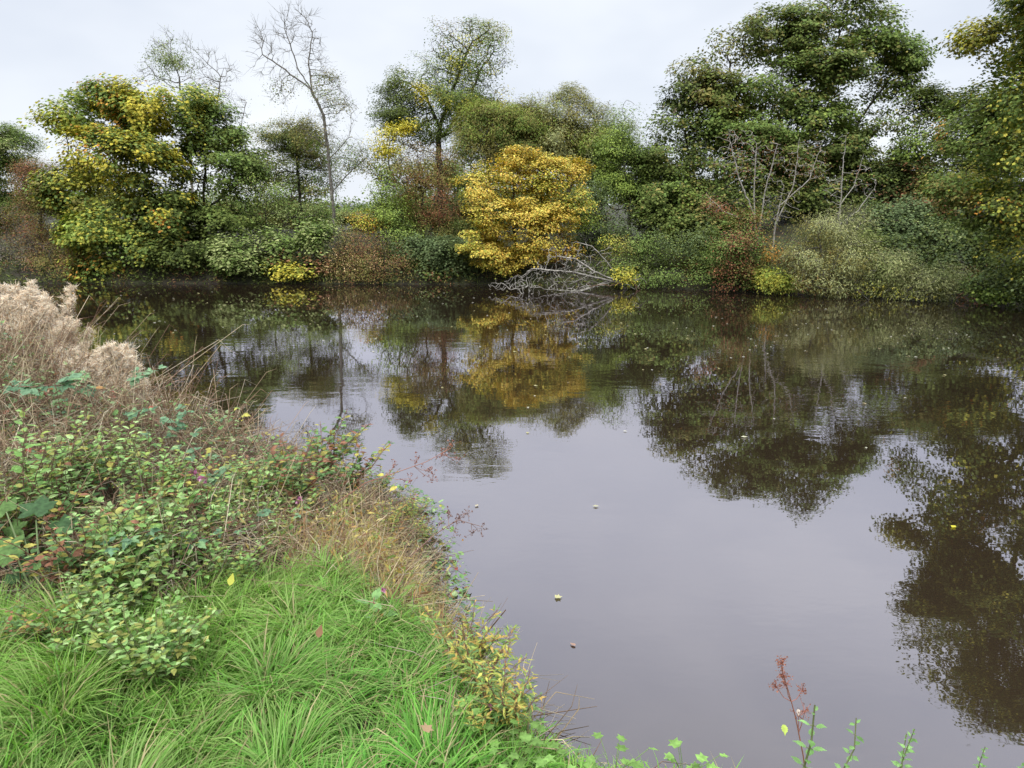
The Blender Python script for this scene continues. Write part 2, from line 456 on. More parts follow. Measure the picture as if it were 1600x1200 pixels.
STAT = []
def tree(name, label, cat, trunks, blobs, group=None, leaf='oval', ls=.11, lpn=14, sig=.20, step=.26, kill=None,
         tip=.006, rmax=.16, barkm=None, trunk_name='trunk', crown_name='crown', adens=5.5, upn=.9, jitter=.28, shell=.35,
         twigs=0, leafmat=None, flat=.55, minr_leaf=None, k=5, power=2.25, gap_thr=-.85):
    """trunks: list of polylines of (px,py,D) or 3-vectors in metres; the first one stands on the ground"""
    def cv(p): return at(*p) if len(p) == 3 and abs(p[0]) > 60 or (len(p) == 3 and p[1] > 45) else np.asarray(p, float)
    trunks = [[at(*p) if not isinstance(p, np.ndarray) else p for p in tl] for tl in trunks]
    b0 = trunks[0][0].copy(); b0[2] = gz(b0[0], b0[1]) - .03; 
    if b0[2] < 0: b0[2] = -.2
    trunks[0][0] = b0
    step *= .8 if max(b.dens for b in blobs) > 0 else .85
    ls *= .66; lpn *= 1.25
    kill = kill or step * 1.25
    if cat in ('bush', 'thicket', 'shrub', 'dead tree'): gap_thr = -1.5
    A = []
    for bl in blobs:
        n = int(max(14, ADF * adens * 4 * (bl.r[0] * bl.r[1] * bl.r[2]) ** (2 / 3.) / (step ** 2) * .10))
        d = rand_unit(n); rr = rng.uniform(0, 1, n) ** shell
        p = bl.c + d * rr[:, None] * bl.r
        A.append(p)
    A = np.concatenate(A)
    A = A + .12 * np.stack([NZ(A, 1.5), NZ2(A, 1.5), NZ3(A, 1.5)], 1)
    A = A[A[:, 2] > .12]
    if name == 'golden_bush': gap_thr = -9
    bough = NZ(A * [1, 1, 1.7] + float(len(STAT)) * 3.1, .85) + .35 * NZ2(A * [1, 1, 1.6], 1.9)
    A = A[bough > (gap_thr + (.25 if max(b.dens for b in blobs) <= 0 else 0))]
    pts, par = grow(trunks, A, step, kill, jitter)
    n = len(pts)
    acc = np.zeros(n); child = np.zeros(n, bool)
    for i in range(n - 1, -1, -1):
        if acc[i] == 0: acc[i] = tip ** power
        if par[i] >= 0: acc[par[i]] += acc[i]; child[par[i]] = True
    r = acc ** (1 / power)
    if r.max() > rmax: r = np.where(r > tip * 2, tip * 2 + (r - tip * 2) * (rmax - tip * 2) / (r.max() - tip * 2), r)
    root = empty(name, b0)
    tag(root, label, cat, group)
    e = np.nonzero(par >= 0)[0]
    mb = MB()
    big = r[par[e]] > .035
    tubes(mb, pts[par[e]][big], pts[e][big], np.minimum(r[par[e]][big], r[e][big] * 1.3), r[e][big], 8)
    sm = ~big
    tubes(mb, pts[par[e]][sm], pts[e][sm], np.minimum(r[par[e]][sm], r[e][sm] * 1.5), r[e][sm], k if k < 5 else 4)
    if twigs:
        tn = np.nonzero(r < .02)[0]; tn = rng.choice(tn, min(len(tn), 100000)).repeat(twigs)
        d = rand_unit(len(tn)) + (pts[tn] - pts[par[tn].clip(0)]) / step * 1.3 + np.array([0, 0, .3])
        d /= np.linalg.norm(d, axis=1, keepdims=True)
        tubes(mb, pts[tn], pts[tn] + d * rng.uniform(.12, .5, (len(tn), 1)), tip * .7, tip * .35, 3)
    mb.build(trunk_name, barkm or M_BARK, root, smooth=True)
    # leaves on the twigs
    minr = minr_leaf or max(tip * 4.0, .02)
    idx = np.nonzero((r < minr))[0]
    idx = idx[pts[idx, 2] > .1]
    Pn = pts[idx]
    dd = np.stack([(((Pn - bl.c) / bl.r) ** 2).sum(1) for bl in blobs], 1)
    dd += .18 * np.stack([NZ3(Pn + 7 * i_, 1.3) for i_ in range(len(blobs))], 1)
    which = dd.argmin(1)
    keep = dd[np.arange(len(idx)), which] < 1.9
    lm = MB(); tot = 0
    cen = np.mean([bl.c for bl in blobs], 0)
    for bi, bl in enumerate(blobs):
        sel = idx[(which == bi) & keep]
        if len(sel) == 0 or bl.dens <= 0: continue
        dl = bl.dens
        cl = LPF * np.exp((.85 if cat == 'tree' else .5) * NZ3(pts[sel] * [1, 1, 1.9], 1.5)) * dl * lpn
        cnt = rng.poisson(np.minimum(cl, LPF * lpn * 3.0 * dl))
        rep = np.repeat(sel, cnt)
        if len(rep) == 0: continue
        m = len(rep)
        off = rng.normal(size=(m, 3)).clip(-1.45, 1.45) * sig * np.array([1, 1, flat])
        P = pts[rep] + off
        outw = (P - bl.c) / bl.r; outw /= np.maximum(np.linalg.norm(outw, axis=1, keepdims=True), 1e-6)
        nr = rand_unit(m) * .55 + np.array([0, 0, upn]) + outw * .65
        dr = outw * .7 + rand_unit(m) * .8 + np.array([0, 0, -.35])
        cols = pal_cols(bl.mix, P)
        sz = ls * rng.uniform(.6, 1.3, m)
        ok = P[:, 2] > .05
        leaves(lm, P[ok], dr[ok], nr[ok], sz[ok], cols[ok], leaf)
        tot += m
    lm.build(crown_name, leafmat or M_LEAF, root)
    STAT.append((name, len(A), n, tot))
    return root

ADF, LPF = 5.0, 3.0
# ---- far bank, from left to right (pixels of the photograph fix bearing and height, D the distance)
G_TREES = 'trees along the far bank'
tree('broadleaf_tree', 'pale green tree at the far left edge behind the red brown bush', 'tree',
     [[(-30,430,31),(-30,330,31),(-25,260,31)]],
     [Blob(5,235,48,45,30,[('mid',2),('green',2),('willow',1)],1.2), Blob(-20,250,70,55,31,[('willow',2),('green',2)],1.1), Blob(-60,330,80,70,31,[('green',2),('mid',1)]), Blob(10,300,45,60,31,[('green',2),('mid',1)],.8),Blob(-150,280,90,90,31,[('green',2),('mid',1)],.9)],
     group=G_TREES)
tree('hawthorn_bush', 'tall red brown bush left of the big yellow green maple', 'bush',
     [[(55,445,25.5),(60,380,25.5),(65,320,25.5)],[(60,400,25.5),(30,350,25.5)],[(62,400,25.5),(95,350,25.5)]],
     [Blob(65,290,42,50,25.5,[('redbrown',2),('brown',2),('olive',1)],.75), Blob(60,350,58,50,25.5,[('redbrown',1),('brown',2),('olive',2)],.8), Blob(95,400,50,48,25,[('brown',2),('olive',2)],.8)],
     leaf='oval', ls=.07, lpn=20, step=.2, barkm=M_BARKG, twigs=1, trunk_name='stems', crown_name='foliage')
tree('bramble_thicket', 'grey half leafless thicket at the left waterline below the red brown bush', 'thicket',
     [[(10,447,24.5),(10,420,24.5)],[(12,440,24.5),(40,410,24.5)],[(10,440,24.5),(-30,410,24.5)]],
     [Blob(20,400,62,38,24.6,[('grey',3),('brown',1),('olive',1)],.55),Blob(35,430,50,18,24.2,[('grey',2),('brown',2)],.5),Blob(-60,400,70,45,24.6,[('dark',2),('green',2)],.9)],
     leaf='oval', ls=.06, lpn=12, step=.18, twigs=2, barkm=M_BARKG, trunk_name='stems', crown_name='foliage')
YG=[('yellow',2),('yelgreen',3),('bright',1),('mid',1.5)]
tree('bush', 'olive and brown bush at the waterline under the left side of the big maple', 'bush',
     [[(110,446,24.2),(110,420,24.2)],[(110,440,24.2),(75,410,24.2)],[(110,440,24.2),(150,410,24.2)]],
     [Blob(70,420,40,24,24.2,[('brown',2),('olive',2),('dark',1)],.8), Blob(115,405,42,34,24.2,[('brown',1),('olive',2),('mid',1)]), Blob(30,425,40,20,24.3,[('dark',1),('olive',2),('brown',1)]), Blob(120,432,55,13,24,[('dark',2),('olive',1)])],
     ls=.08, lpn=13, step=.2, trunk_name='stems', crown_name='foliage')
tree('maple_tree', 'large yellow and green maple bending over the far left water', 'tree',
     [[(255,440,25.3),(250,380,25.2),(235,300,25),(215,230,25)],[(250,380,25.2),(300,320,25),(320,260,25)],[(245,340,25.1),(170,290,25),(110,260,25)],[(250,360,25.2),(180,360,25),(130,350,25)]],
     [Blob(85,200,42,26,25,[('yelgreen',2),('bright',2)],.8), Blob(270,155,50,30,25.2,[('yelgreen',2),('mid',2),('yellow',.6)],.9), Blob(110,180,50,34,25,[('yelgreen',2),('bright',2),('mid',1)],.9), Blob(190,152,55,34,25,[('yelgreen',2),('yellow',.7),('orange',.2),('mid',1.5)]), Blob(240,150,50,32,25,[('yelgreen',2),('yellow',.8),('mid',1.5),('orange',.2)]), Blob(225,175,55,42,25,YG+[('orange',.5)]),
      Blob(150,235,62,42,24.5,[('yelgreen',3),('yellow',2.2),('orange',.7),('mid',1.5)]), Blob(215,250,60,40,24.2,[('yellow',2),('yelgreen',2),('mid',1.5),('green',1.5)]), Blob(120,300,48,45,24.8,[('yelgreen',2),('mid',2),('olive',1)]),
      Blob(240,320,70,45,24.6,[('green',3),('dark',1),('mid',1),('yelgreen',1),('yellow',.4)]), Blob(160,360,65,38,24,[('bright',2),('yelgreen',2),('mid',1)]), Blob(230,385,62,36,24,[('mid',2),('yelgreen',1),('green',2)]),
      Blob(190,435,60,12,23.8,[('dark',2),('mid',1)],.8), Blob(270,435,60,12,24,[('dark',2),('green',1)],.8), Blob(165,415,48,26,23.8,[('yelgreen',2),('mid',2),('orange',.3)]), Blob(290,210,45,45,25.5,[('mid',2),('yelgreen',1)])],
     group=G_TREES, leaf='lobed', ls=.15, lpn=13, sig=.2, rmax=.22, gap_thr=-1.0)
tree('maple_tree', 'dense green maple touching the right side of the big yellow one', 'tree',
     [[(320,440,26),(320,380,26),(318,300,26),(325,220,26)],[(320,350,26),(270,290,26)],[(318,330,26),(370,290,26)]],
     [Blob(315,160,46,34,26,[('mid',3),('yelgreen',1)]), Blob(385,250,34,36,25.8,[('mid',2),('green',2)],.8), Blob(375,320,36,40,25.6,[('green',2),('mid',2)],.9), Blob(335,205,50,45,26,[('mid',3),('green',2),('yelgreen',.5)]), Blob(355,270,52,48,25.6,[('mid',2),('green',3),('orange',.1)]),
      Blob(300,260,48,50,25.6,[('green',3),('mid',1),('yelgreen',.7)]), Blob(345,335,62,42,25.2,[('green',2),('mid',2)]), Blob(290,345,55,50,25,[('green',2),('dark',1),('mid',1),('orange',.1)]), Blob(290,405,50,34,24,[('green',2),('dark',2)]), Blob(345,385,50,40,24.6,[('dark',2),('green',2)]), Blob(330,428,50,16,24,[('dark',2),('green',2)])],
     group=G_TREES, leaf='lobed', ls=.14, lpn=11, sig=.2, rmax=.2)
tree('sparse_tree', 'thin half bare tree rising behind the yellow green maple', 'tree',
     [[(300,440,34),(300,300,34),(292,200,34),(280,120,34)],[(295,230,34),(335,190,34),(345,120,34)],[(297,260,34),(370,220,34),(385,160,34)]],
     [Blob(275,75,42,38,34,[('palegreen',2),('mid',2)],.6), Blob(255,110,26,22,34,[('palegreen',1),('mid',1)],.6), Blob(330,115,45,40,34,[('grey',2),('mid',1)],.06), Blob(355,165,40,35,34,[('mid',1)],.1), Blob(230,125,30,18,34,[('grey',1)],.0)],
     group=G_TREES, ls=.10, lpn=6, step=.30, tip=.007, rmax=.15, barkm=M_BARKG, twigs=2, jitter=.22, gap_thr=-1.3)
tree('tall_tree', 'tall thin tree with a bare forked top and a leaning trunk', 'tree',
     [[(524,400,28),(521,330,28),(514,250,28),(505,180,28),(486,140,28)],[(486,140,28),(465,105,28),(450,60,28)],[(486,140,28),(440,105,28),(410,85,28)],[(488,145,28),(482,100,28),(488,50,28)],[(514,250,28),(545,215,28)],[(519,300,28),(550,265,28),(575,245,28)],[(512,230,28),(470,200,28)]],
     [Blob(425,70,38,36,28,[('grey',1)],0), Blob(462,45,32,36,28,[('grey',1)],0), Blob(490,90,24,50,28,[('grey',1)],0), Blob(410,105,26,14,28,[('grey',1)],0),
      Blob(500,125,34,26,28,[('olive',2),('mid',1)],.7), Blob(520,165,28,34,28,[('olive',2),('mid',2)],.6), Blob(445,135,26,24,28,[('mid',1),('olive',1)],.45), Blob(550,240,38,30,28,[('olive',1),('mid',2)],.8), Blob(495,205,34,30,28,[('olive',2),('mid',1)],.5), Blob(545,180,20,20,28,[('olive',1)],.12)],
     group=G_TREES, ls=.09, lpn=8, step=.22, tip=.006, rmax=.17, barkm=M_BARKG, jitter=.22, shell=.6, twigs=2, gap_thr=-1.5)
tree('ivy_clad_tree', 'dark ivy clad tree standing close left of the tall bare topped one', 'tree',
     [[(470,400,30),(470,330,30),(465,260,30),(460,200,30)]],
     [Blob(420,235,30,34,30,[('olive',2),('mid',1)],.8), Blob(460,195,36,26,30,[('olive',2),('green',1)],.9), Blob(455,220,55,36,30,[('olive',2),('green',2),('dark',1)]), Blob(435,270,46,48,30,[('green',2),('olive',1)],.8), Blob(430,320,40,36,30,[('green',2),('mid',1),('olive',1)],.7), Blob(490,235,34,44,30,[('olive',2),('green',1)],.6), Blob(480,270,30,50,30,[('dark',2),('green',2)]), Blob(472,325,22,60,30,[('dark',2),('brown',1),('green',1)]), Blob(500,280,26,40,30,[('olive',1),('mid',1)],.5), Blob(410,275,30,34,30,[('olive',1),('mid',1)],.6), Blob(425,210,25,22,30,[('olive',1),('mid',1)],.7)],
     group=G_TREES, ls=.10, lpn=13, barkm=M_BARK, gap_thr=-1.6, twigs=1)
tree('slender_tree', 'slender understorey tree with loose light green leaves left of the tall thin tree', 'tree',
     [[(420,440,25.5),(420,370,25.5),(412,310,25.5)],[(421,390,25.5),(450,340,25.5)],[(420,380,25.5),(395,330,25.5)]],
     [Blob(400,290,34,34,25.5,[('mid',2),('willow',1),('bright',1)],.8), Blob(440,310,40,34,25.5,[('mid',2),('palegreen',1)],.8), Blob(480,325,42,22,25.5,[('palegreen',2),('mid',2)],.7), Blob(395,335,40,20,25.5,[('green',2),('mid',1)],.7), Blob(520,345,60,16,25.5,[('mid',2),('olive',1),('palegreen',1)],.7), Blob(440,345,60,20,25.5,[('mid',2),('palegreen',1)],.8)],
     group=G_TREES, ls=.09, lpn=9, step=.22)
tree('sycamore_bush', 'low pale green sycamore bush over the water right of the maples', 'bush',
     [[(400,444,24.2),(395,415,24),(380,390,24)],[(400,430,24.2),(450,390,24)],[(400,430,24.2),(350,400,23.8)],[(400,430,24.2),(490,370,24)]],
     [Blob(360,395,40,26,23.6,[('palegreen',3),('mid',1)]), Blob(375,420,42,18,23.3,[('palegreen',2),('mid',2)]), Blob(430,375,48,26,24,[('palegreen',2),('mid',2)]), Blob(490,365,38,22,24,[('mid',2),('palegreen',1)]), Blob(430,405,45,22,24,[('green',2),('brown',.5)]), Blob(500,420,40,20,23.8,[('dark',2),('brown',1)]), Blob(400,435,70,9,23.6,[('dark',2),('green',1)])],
     leaf='lobed', ls=.14, lpn=11, step=.2, trunk_name='stems', crown_name='foliage', upn=1.4)
tree('sycamore_bush', 'small bright yellow leaved bush hanging just above the waterline beside the pale green one', 'bush',
     [[(455,443,23.6),(455,425,23.5)],[(455,440,23.6),(435,420,23.5)]],
     [Blob(440,420,26,12,23.3,[('yellow',2),('yelgreen',3)],.8), Blob(470,425,16,10,23.3,[('yellow',2),('yelgreen',2)],.6)],
     leaf='lobed', ls=.13, lpn=10, step=.15, trunk_name='stems', crown_name='foliage', upn=1.4)
tree('bramble_thicket', 'pinkish brown tangle of brambles at the waterline in mid picture', 'thicket',
     [[(560,444,23.8),(560,410,23.8)],[(560,440,23.8),(600,410,23.8)],[(560,440,23.8),(530,400,23.8)],[(600,442,23.8),(630,400,23.8)]],
     [Blob(565,385,42,26,24,[('brown',3),('olive',2),('tan',.5)]), Blob(545,415,40,26,23.5,[('brown',2),('olive',3),('tan',1)]), Blob(600,405,48,32,23.5,[('brown',2),('olive',2),('tan',.5),('green',1)]), Blob(580,428,60,14,23.2,[('brown',2),('olive',2)])],
     ls=.07, lpn=14, step=.18, twigs=1, trunk_name='stems', crown_name='foliage')
tree('bush', 'yellow green bush with drooping sprays above the pinkish brown brambles', 'bush',
     [[(610,440,25),(605,380,25),(590,340,25)],[(607,390,25),(570,350,25)],[(607,390,25),(630,350,25)]],
     [Blob(575,350,28,20,25,[('yellow',1),('orange',1),('yelgreen',2)],.8), Blob(605,330,34,26,25,[('bright',3),('mid',2)],.7), Blob(625,365,36,26,24.8,[('bright',2),('mid',2),('green',1)],.9), Blob(600,290,30,24,25,[('mid',2),('bright',1)],.3)],
     ls=.10, lpn=11, step=.2, trunk_name='stems', crown_name='foliage')
tree('laurel_bush', 'dark blue green bush at the waterline left of the golden bush', 'bush',
     [[(680,444,24),(680,410,24)],[(680,440,24),(650,400,24)],[(680,440,24),(715,410,24)]],
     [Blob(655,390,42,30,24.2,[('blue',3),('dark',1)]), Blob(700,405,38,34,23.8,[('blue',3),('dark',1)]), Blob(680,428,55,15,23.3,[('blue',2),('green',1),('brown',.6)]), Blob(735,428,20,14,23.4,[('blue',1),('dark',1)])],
     leaf='lobed', ls=.11, lpn=12, step=.2, trunk_name='stems', crown_name='foliage')
tree('tall_tree', 'tall airy ash in mid picture with a rounded top and yellow patches', 'tree',
     [[(690,440,31),(688,300,31),(685,220,31),(690,190,31)],[(690,190,31),(715,120,31),(735,70,31)],[(688,200,31),(665,150,31),(640,130,31)],[(695,210,31),(730,160,31),(755,100,31)],[(690,215,31),(735,190,31),(770,160,31)]],
     [Blob(702,60,30,32,31,[('mid',2),('olive',1),('grey',1)],.35), Blob(752,60,34,30,31,[('yelgreen',2),('mid',2),('yellow',.7)],.75), Blob(735,100,42,40,31,[('mid',3),('yelgreen',1)],.5), Blob(770,90,18,45,31,[('mid',2),('olive',1)],.7),
      Blob(635,130,38,32,31,[('green',3),('mid',1),('yelgreen',.5)]), Blob(660,120,40,34,31,[('green',2),('mid',2),('yelgreen',.8)]), Blob(700,160,60,60,31,[('mid',2),('green',2),('yelgreen',.5)],.7), Blob(740,80,60,50,31,[('mid',2),('olive',1),('yelgreen',.7)],.6), Blob(625,175,44,46,31,[('green',3),('dark',2)]), Blob(675,175,45,45,31,[('green',2),('mid',1),('yellow',.3)],.8),
      Blob(750,150,42,34,31,[('mid',2),('green',2)],.7), Blob(782,155,18,32,31,[('yellow',2),('yelgreen',1)],.8), Blob(603,195,28,30,31,[('mid',1),('green',2)],.7), Blob(700,120,40,40,31,[('mid',2),('green',1),('yelgreen',.6)],.8), Blob(655,215,45,25,31,[('green',2),('dark',1)],.9), Blob(662,145,14,18,30,[('yellow',1)],.9)],
     group=G_TREES, ls=.11, lpn=10, step=.25, tip=.008, rmax=.2, gap_thr=-1.2)
tree('broadleaf_tree', 'small tree with a bright yellow crown left of the tall airy ash', 'tree',
     [[(625,440,28),(622,340,28),(612,270,28)]],
     [Blob(605,225,28,30,28,[('yellow',3),('yelgreen',1)],.9), Blob(625,205,22,12,28,[('yellow',2)],.8), Blob(615,262,24,18,28,[('yelgreen',1),('mid',1),('olive',1)],.5)],
     group=G_TREES, ls=.12, lpn=10, step=.22)
tree('hawthorn_bush', 'tall dull red and olive bush between the ash and the golden bush', 'bush',
     [[(665,440,26),(662,370,26),(660,300,26)],[(663,360,26),(640,310,26)],[(663,350,26),(690,300,26)],[(675,440,26),(690,350,26)]],
     [Blob(650,260,42,30,26,[('olive',3),('brown',2)],.8), Blob(685,265,34,34,26,[('olive',2),('brown',2),('redbrown',1)],.8), Blob(645,300,36,24,26,[('redbrown',2),('olive',2)],.9), Blob(640,340,30,30,26,[('olive',2),('brown',1),('green',1)],.9), Blob(685,320,32,34,26,[('redbrown',2),('brown',1),('olive',1)],.7), Blob(700,360,30,26,26,[('olive',1),('green',1)],.6)],
     ls=.075, lpn=14, step=.2, twigs=1, barkm=M_BARK, trunk_name='stems', crown_name='foliage')
tree('willow_tree', 'soft olive green willow rising behind the golden bush', 'tree',
     [[(770,440,28),(765,300,28),(760,230,28)]],
     [Blob(720,230,34,40,28,[('olive',2),('mid',2)]), Blob(820,195,34,34,28,[('olive',2),('bright',1),('mid',1)]), Blob(745,180,26,22,28,[('bright',1),('olive',2)],.8), Blob(770,180,40,26,28,[('bright',2),('olive',2),('willow',1)]), Blob(740,205,40,34,28,[('bright',1),('olive',2),('mid',1)]), Blob(785,200,42,34,28,[('bright',1),('olive',2),('mid',1)]), Blob(760,240,60,30,28,[('olive',2),('mid',2)]), Blob(810,230,35,35,28,[('olive',2),('mid',2)])],
     group=G_TREES, leaf='lance', ls=.14, lpn=20, step=.22, sig=.17, flat=.8)
tree('willow_tree', 'pale willow with bare twig tips behind the right half of the golden bush', 'tree',
     [[(890,440,29),(888,300,29),(885,220,29)],[(888,300,29),(930,220,29)],[(887,300,29),(850,210,29)]],
     [Blob(850,180,38,38,29,[('willow',2),('olive',2),('bright',1)],1.0), Blob(895,180,42,38,29,[('willow',2),('olive',2)],.8), Blob(925,225,50,45,28.8,[('bright',2),('olive',2),('willow',1)],1.0), Blob(930,195,32,35,29,[('willow',1),('olive',2),('mid',1)],.5), Blob(820,200,46,40,28.8,[('olive',2),('bright',1),('willow',1)],1.0), Blob(960,215,36,40,28.6,[('bright',1),('mid',2),('willow',1)],.9), Blob(870,220,60,40,28.6,[('bright',1),('olive',2),('willow',1)]), Blob(930,245,40,40,28.6,[('bright',1),('mid',2),('willow',1)],.9)],
     group=G_TREES, leaf='lance', ls=.16, lpn=30, step=.22, sig=.18, twigs=1, barkm=M_BARKG, flat=.8, gap_thr=-1.6)
GO=[('gold',5),('yelgreen',1)]
tree('golden_bush', 'big rounded golden yellow bush reflected in the middle of the river', 'bush',
     [[(810,446,24),(808,400,24),(800,340,24),(805,280,24)],[(808,400,24),(850,340,24)],[(808,410,24),(760,360,24)],[(808,400,24),(880,330,24)]],
     [Blob(800,262,48,34,23.8,GO), Blob(750,290,42,34,23.6,GO+[('yelgreen',1)]), Blob(850,275,48,36,23.8,[('gold',3),('yelgreen',2)]), Blob(885,265,28,24,24,[('gold',4),('yelgreen',1)]), Blob(770,340,55,40,23,GO), Blob(840,335,52,38,23.2,GO), Blob(895,320,34,26,23.6,[('gold',2),('bright',2),('yelgreen',2)],.8),
      Blob(760,390,46,34,22.9,[('gold',4),('yelgreen',2)]), Blob(830,385,50,30,23,GO), Blob(870,395,34,22,23.2,[('gold',2),('orange',1)],.8), Blob(775,418,32,16,22.9,[('gold',2),('yelgreen',2)],.7), Blob(915,345,24,16,24,[('bright',2),('yelgreen',1)],.6)],
     ls=.115, lpn=14, step=.22, sig=.16, trunk_name='stems', crown_name='foliage', upn=1.3, flat=.4)
tree('laurel_bush', 'dark green bush in the gap right of the golden bush', 'bush',
     [[(950,440,25.5),(950,380,25.5),(945,330,25.5)],[(950,400,25.5),(980,350,25.5)]],
     [Blob(930,310,36,34,25.8,[('blue',2),('dark',1),('green',1)]), Blob(955,355,42,36,25.6,[('blue',2),('dark',2)]), Blob(905,370,30,30,25.8,[('dark',2)])],
     ls=.11, lpn=13, trunk_name='stems', crown_name='foliage')
tree('slender_tree', 'slim light green young tree between the pale willow and the great sycamore', 'tree',
     [[(985,440,27),(982,340,27),(975,250,27),(972,200,27)],[(980,300,27),(1000,250,27)]],
     [Blob(975,190,26,20,27,[('mid',2),('bright',1)],.6), Blob(960,230,32,30,27,[('bright',2),('mid',2)],.8), Blob(990,240,24,36,27,[('mid',2),('green',1)],.6), Blob(965,280,34,34,27,[('bright',2),('mid',2)],.9), Blob(1000,300,28,40,27,[('mid',2),('green',2)],.9)],
     group=G_TREES, ls=.10, lpn=14, step=.22, barkm=M_BARKG, gap_thr=-1.3)
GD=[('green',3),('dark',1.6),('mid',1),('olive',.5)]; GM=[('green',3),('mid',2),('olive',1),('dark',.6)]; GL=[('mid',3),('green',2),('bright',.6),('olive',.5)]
tree('sycamore_tree', 'dark green sycamore with thin pointed top left of the great sycamore', 'tree',
     [[(1080,440,27.5),(1080,340,27.5),(1075,240,27.5),(1068,170,27.5)],[(1078,300,27.5),(1030,240,27.5)]],
     [Blob(1065,150,32,36,27.5,[('dark',2),('green',1),('grey',.4)],.5), Blob(1045,200,38,34,27.5,GD,.8), Blob(1030,250,38,36,27,GM), Blob(1080,230,46,42,27,GD), Blob(1020,310,42,40,26.5,GM), Blob(1070,300,46,42,26.5,GL), Blob(1040,350,48,34,26,GM), Blob(1090,350,40,36,26,GD)],
     group=G_TREES, leaf='lobed', ls=.14, lpn=12, twigs=1, gap_thr=-1.6)
tree('sycamore_tree', 'great dark green sycamore towering over the right half of the far bank', 'tree',
     [[(1270,430,28.5),(1265,330,28.5),(1255,240,28.5),(1240,160,28.5)],[(1262,300,28.5),(1320,220,28.5),(1370,150,28.5),(1400,110,28.5)],[(1258,250,28.5),(1180,180,28),(1140,110,28)],[(1260,280,28.5),(1180,260,28),(1120,240,27.5)],[(1255,220,28.5),(1290,130,28.5),(1310,60,28.5)]],
     [Blob(1130,75,36,34,28,[('olive',2),('green',2)],.6), Blob(1185,60,38,40,28,[('green',3),('olive',1)],.7), Blob(1240,65,45,42,28.5,GM), Blob(1265,20,40,34,28.5,GM,.9), Blob(1330,10,50,40,28.5,GM,.9), Blob(1380,45,42,40,28.5,GL,.8), Blob(1415,85,35,38,28.5,GL,.85), Blob(1400,125,30,28,28.5,GM,.7),
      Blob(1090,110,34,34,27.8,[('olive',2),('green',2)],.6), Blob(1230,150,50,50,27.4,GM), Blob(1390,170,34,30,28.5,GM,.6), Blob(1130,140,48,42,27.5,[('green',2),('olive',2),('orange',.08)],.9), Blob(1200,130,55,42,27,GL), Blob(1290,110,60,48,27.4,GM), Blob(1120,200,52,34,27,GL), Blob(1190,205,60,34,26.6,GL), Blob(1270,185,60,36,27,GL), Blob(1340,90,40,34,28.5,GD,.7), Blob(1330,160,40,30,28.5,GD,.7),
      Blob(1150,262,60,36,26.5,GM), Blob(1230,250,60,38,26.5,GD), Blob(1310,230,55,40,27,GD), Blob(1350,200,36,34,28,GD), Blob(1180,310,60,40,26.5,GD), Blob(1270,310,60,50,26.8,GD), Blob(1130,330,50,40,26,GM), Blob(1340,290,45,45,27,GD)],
     group=G_TREES, leaf='lobed', ls=.15, lpn=11, step=.28, rmax=.32, flat=.36, sig=.25, gap_thr=-1.35)
tree('sycamore_tree', 'dark tree filling the gap between the great sycamore and the overhanging right tree', 'tree',
     [[(1440,430,27),(1440,330,27),(1435,240,27)],[(1438,300,27),(1400,240,27)]],
     [Blob(1430,180,38,30,27,GD,.8), Blob(1470,160,32,34,27,[('dark',2),('olive',1)],.8), Blob(1420,230,45,32,26,[('bright',1),('mid',2),('green',1)]), Blob(1470,220,45,45,26,GM), Blob(1430,290,55,40,26,[('dark',2),('brown',1),('olive',1)]), Blob(1380,290,40,50,26.5,[('dark',3),('brown',1)]), Blob(1500,300,60,50,25,GD), Blob(1560,200,80,80,26,GD)],
     group=G_TREES, leaf='lobed', ls=.13, lpn=12)
tree('dead_shrub', 'pale bare many stemmed shrub standing in front of the great sycamore', 'shrub',
     [[(1190,445,21.5),(1180,360,21.5),(1178,300,21.5),(1182,225,21.5)],[(1180,340,21.5),(1155,280,21.5),(1142,225,21.5)],[(1185,370,21.5),(1195,300,21.5),(1215,225,21.5)],[(1200,445,21.5),(1212,350,21.5),(1225,290,21.5)],[(1212,350,21.5),(1240,290,21.5),(1250,215,21.5)],[(1220,320,21.5),(1265,280,21.5),(1285,220,21.5)],[(1180,350,21.5),(1130,330,21.5),(1110,310,21.5)]],
     [Blob(1150,250,36,40,21.5,[('redbrown',1)],.10), Blob(1200,245,34,40,21.5,[('brown',1)],.10), Blob(1260,250,36,40,21.5,[('brown',1),('olive',1)],.10), Blob(1130,320,36,28,21.5,[('redbrown',1),('brown',1)],.35), Blob(1215,310,30,40,21.5,[('olive',1)],.25)],
     ls=.07, lpn=7, step=.16, tip=.0045, rmax=.04, barkm=M_DEAD, trunk_name='stems', crown_name='foliage', adens=3)
tree('dead_shrub', 'two pale bare upright stems right of the many stemmed dead shrub', 'shrub',
     [[(1312,440,21),(1312,340,21),(1316,270,21),(1322,212,21)],[(1313,320,21),(1335,290,21),(1350,240,21)],[(1313,350,21),(1340,330,21),(1362,300,21)]],
     [Blob(1318,235,14,28,21,[('brown',1)],0), Blob(1350,260,22,38,21,[('brown',1)],.05), Blob(1300,300,20,30,21,[('brown',1)],.05), Blob(1365,300,16,20,21,[('brown',1)],.05)],
     ls=.07, lpn=5, step=.16, tip=.005, rmax=.055, barkm=M_DEAD, trunk_name='stems', crown_name='foliage', adens=2.5)
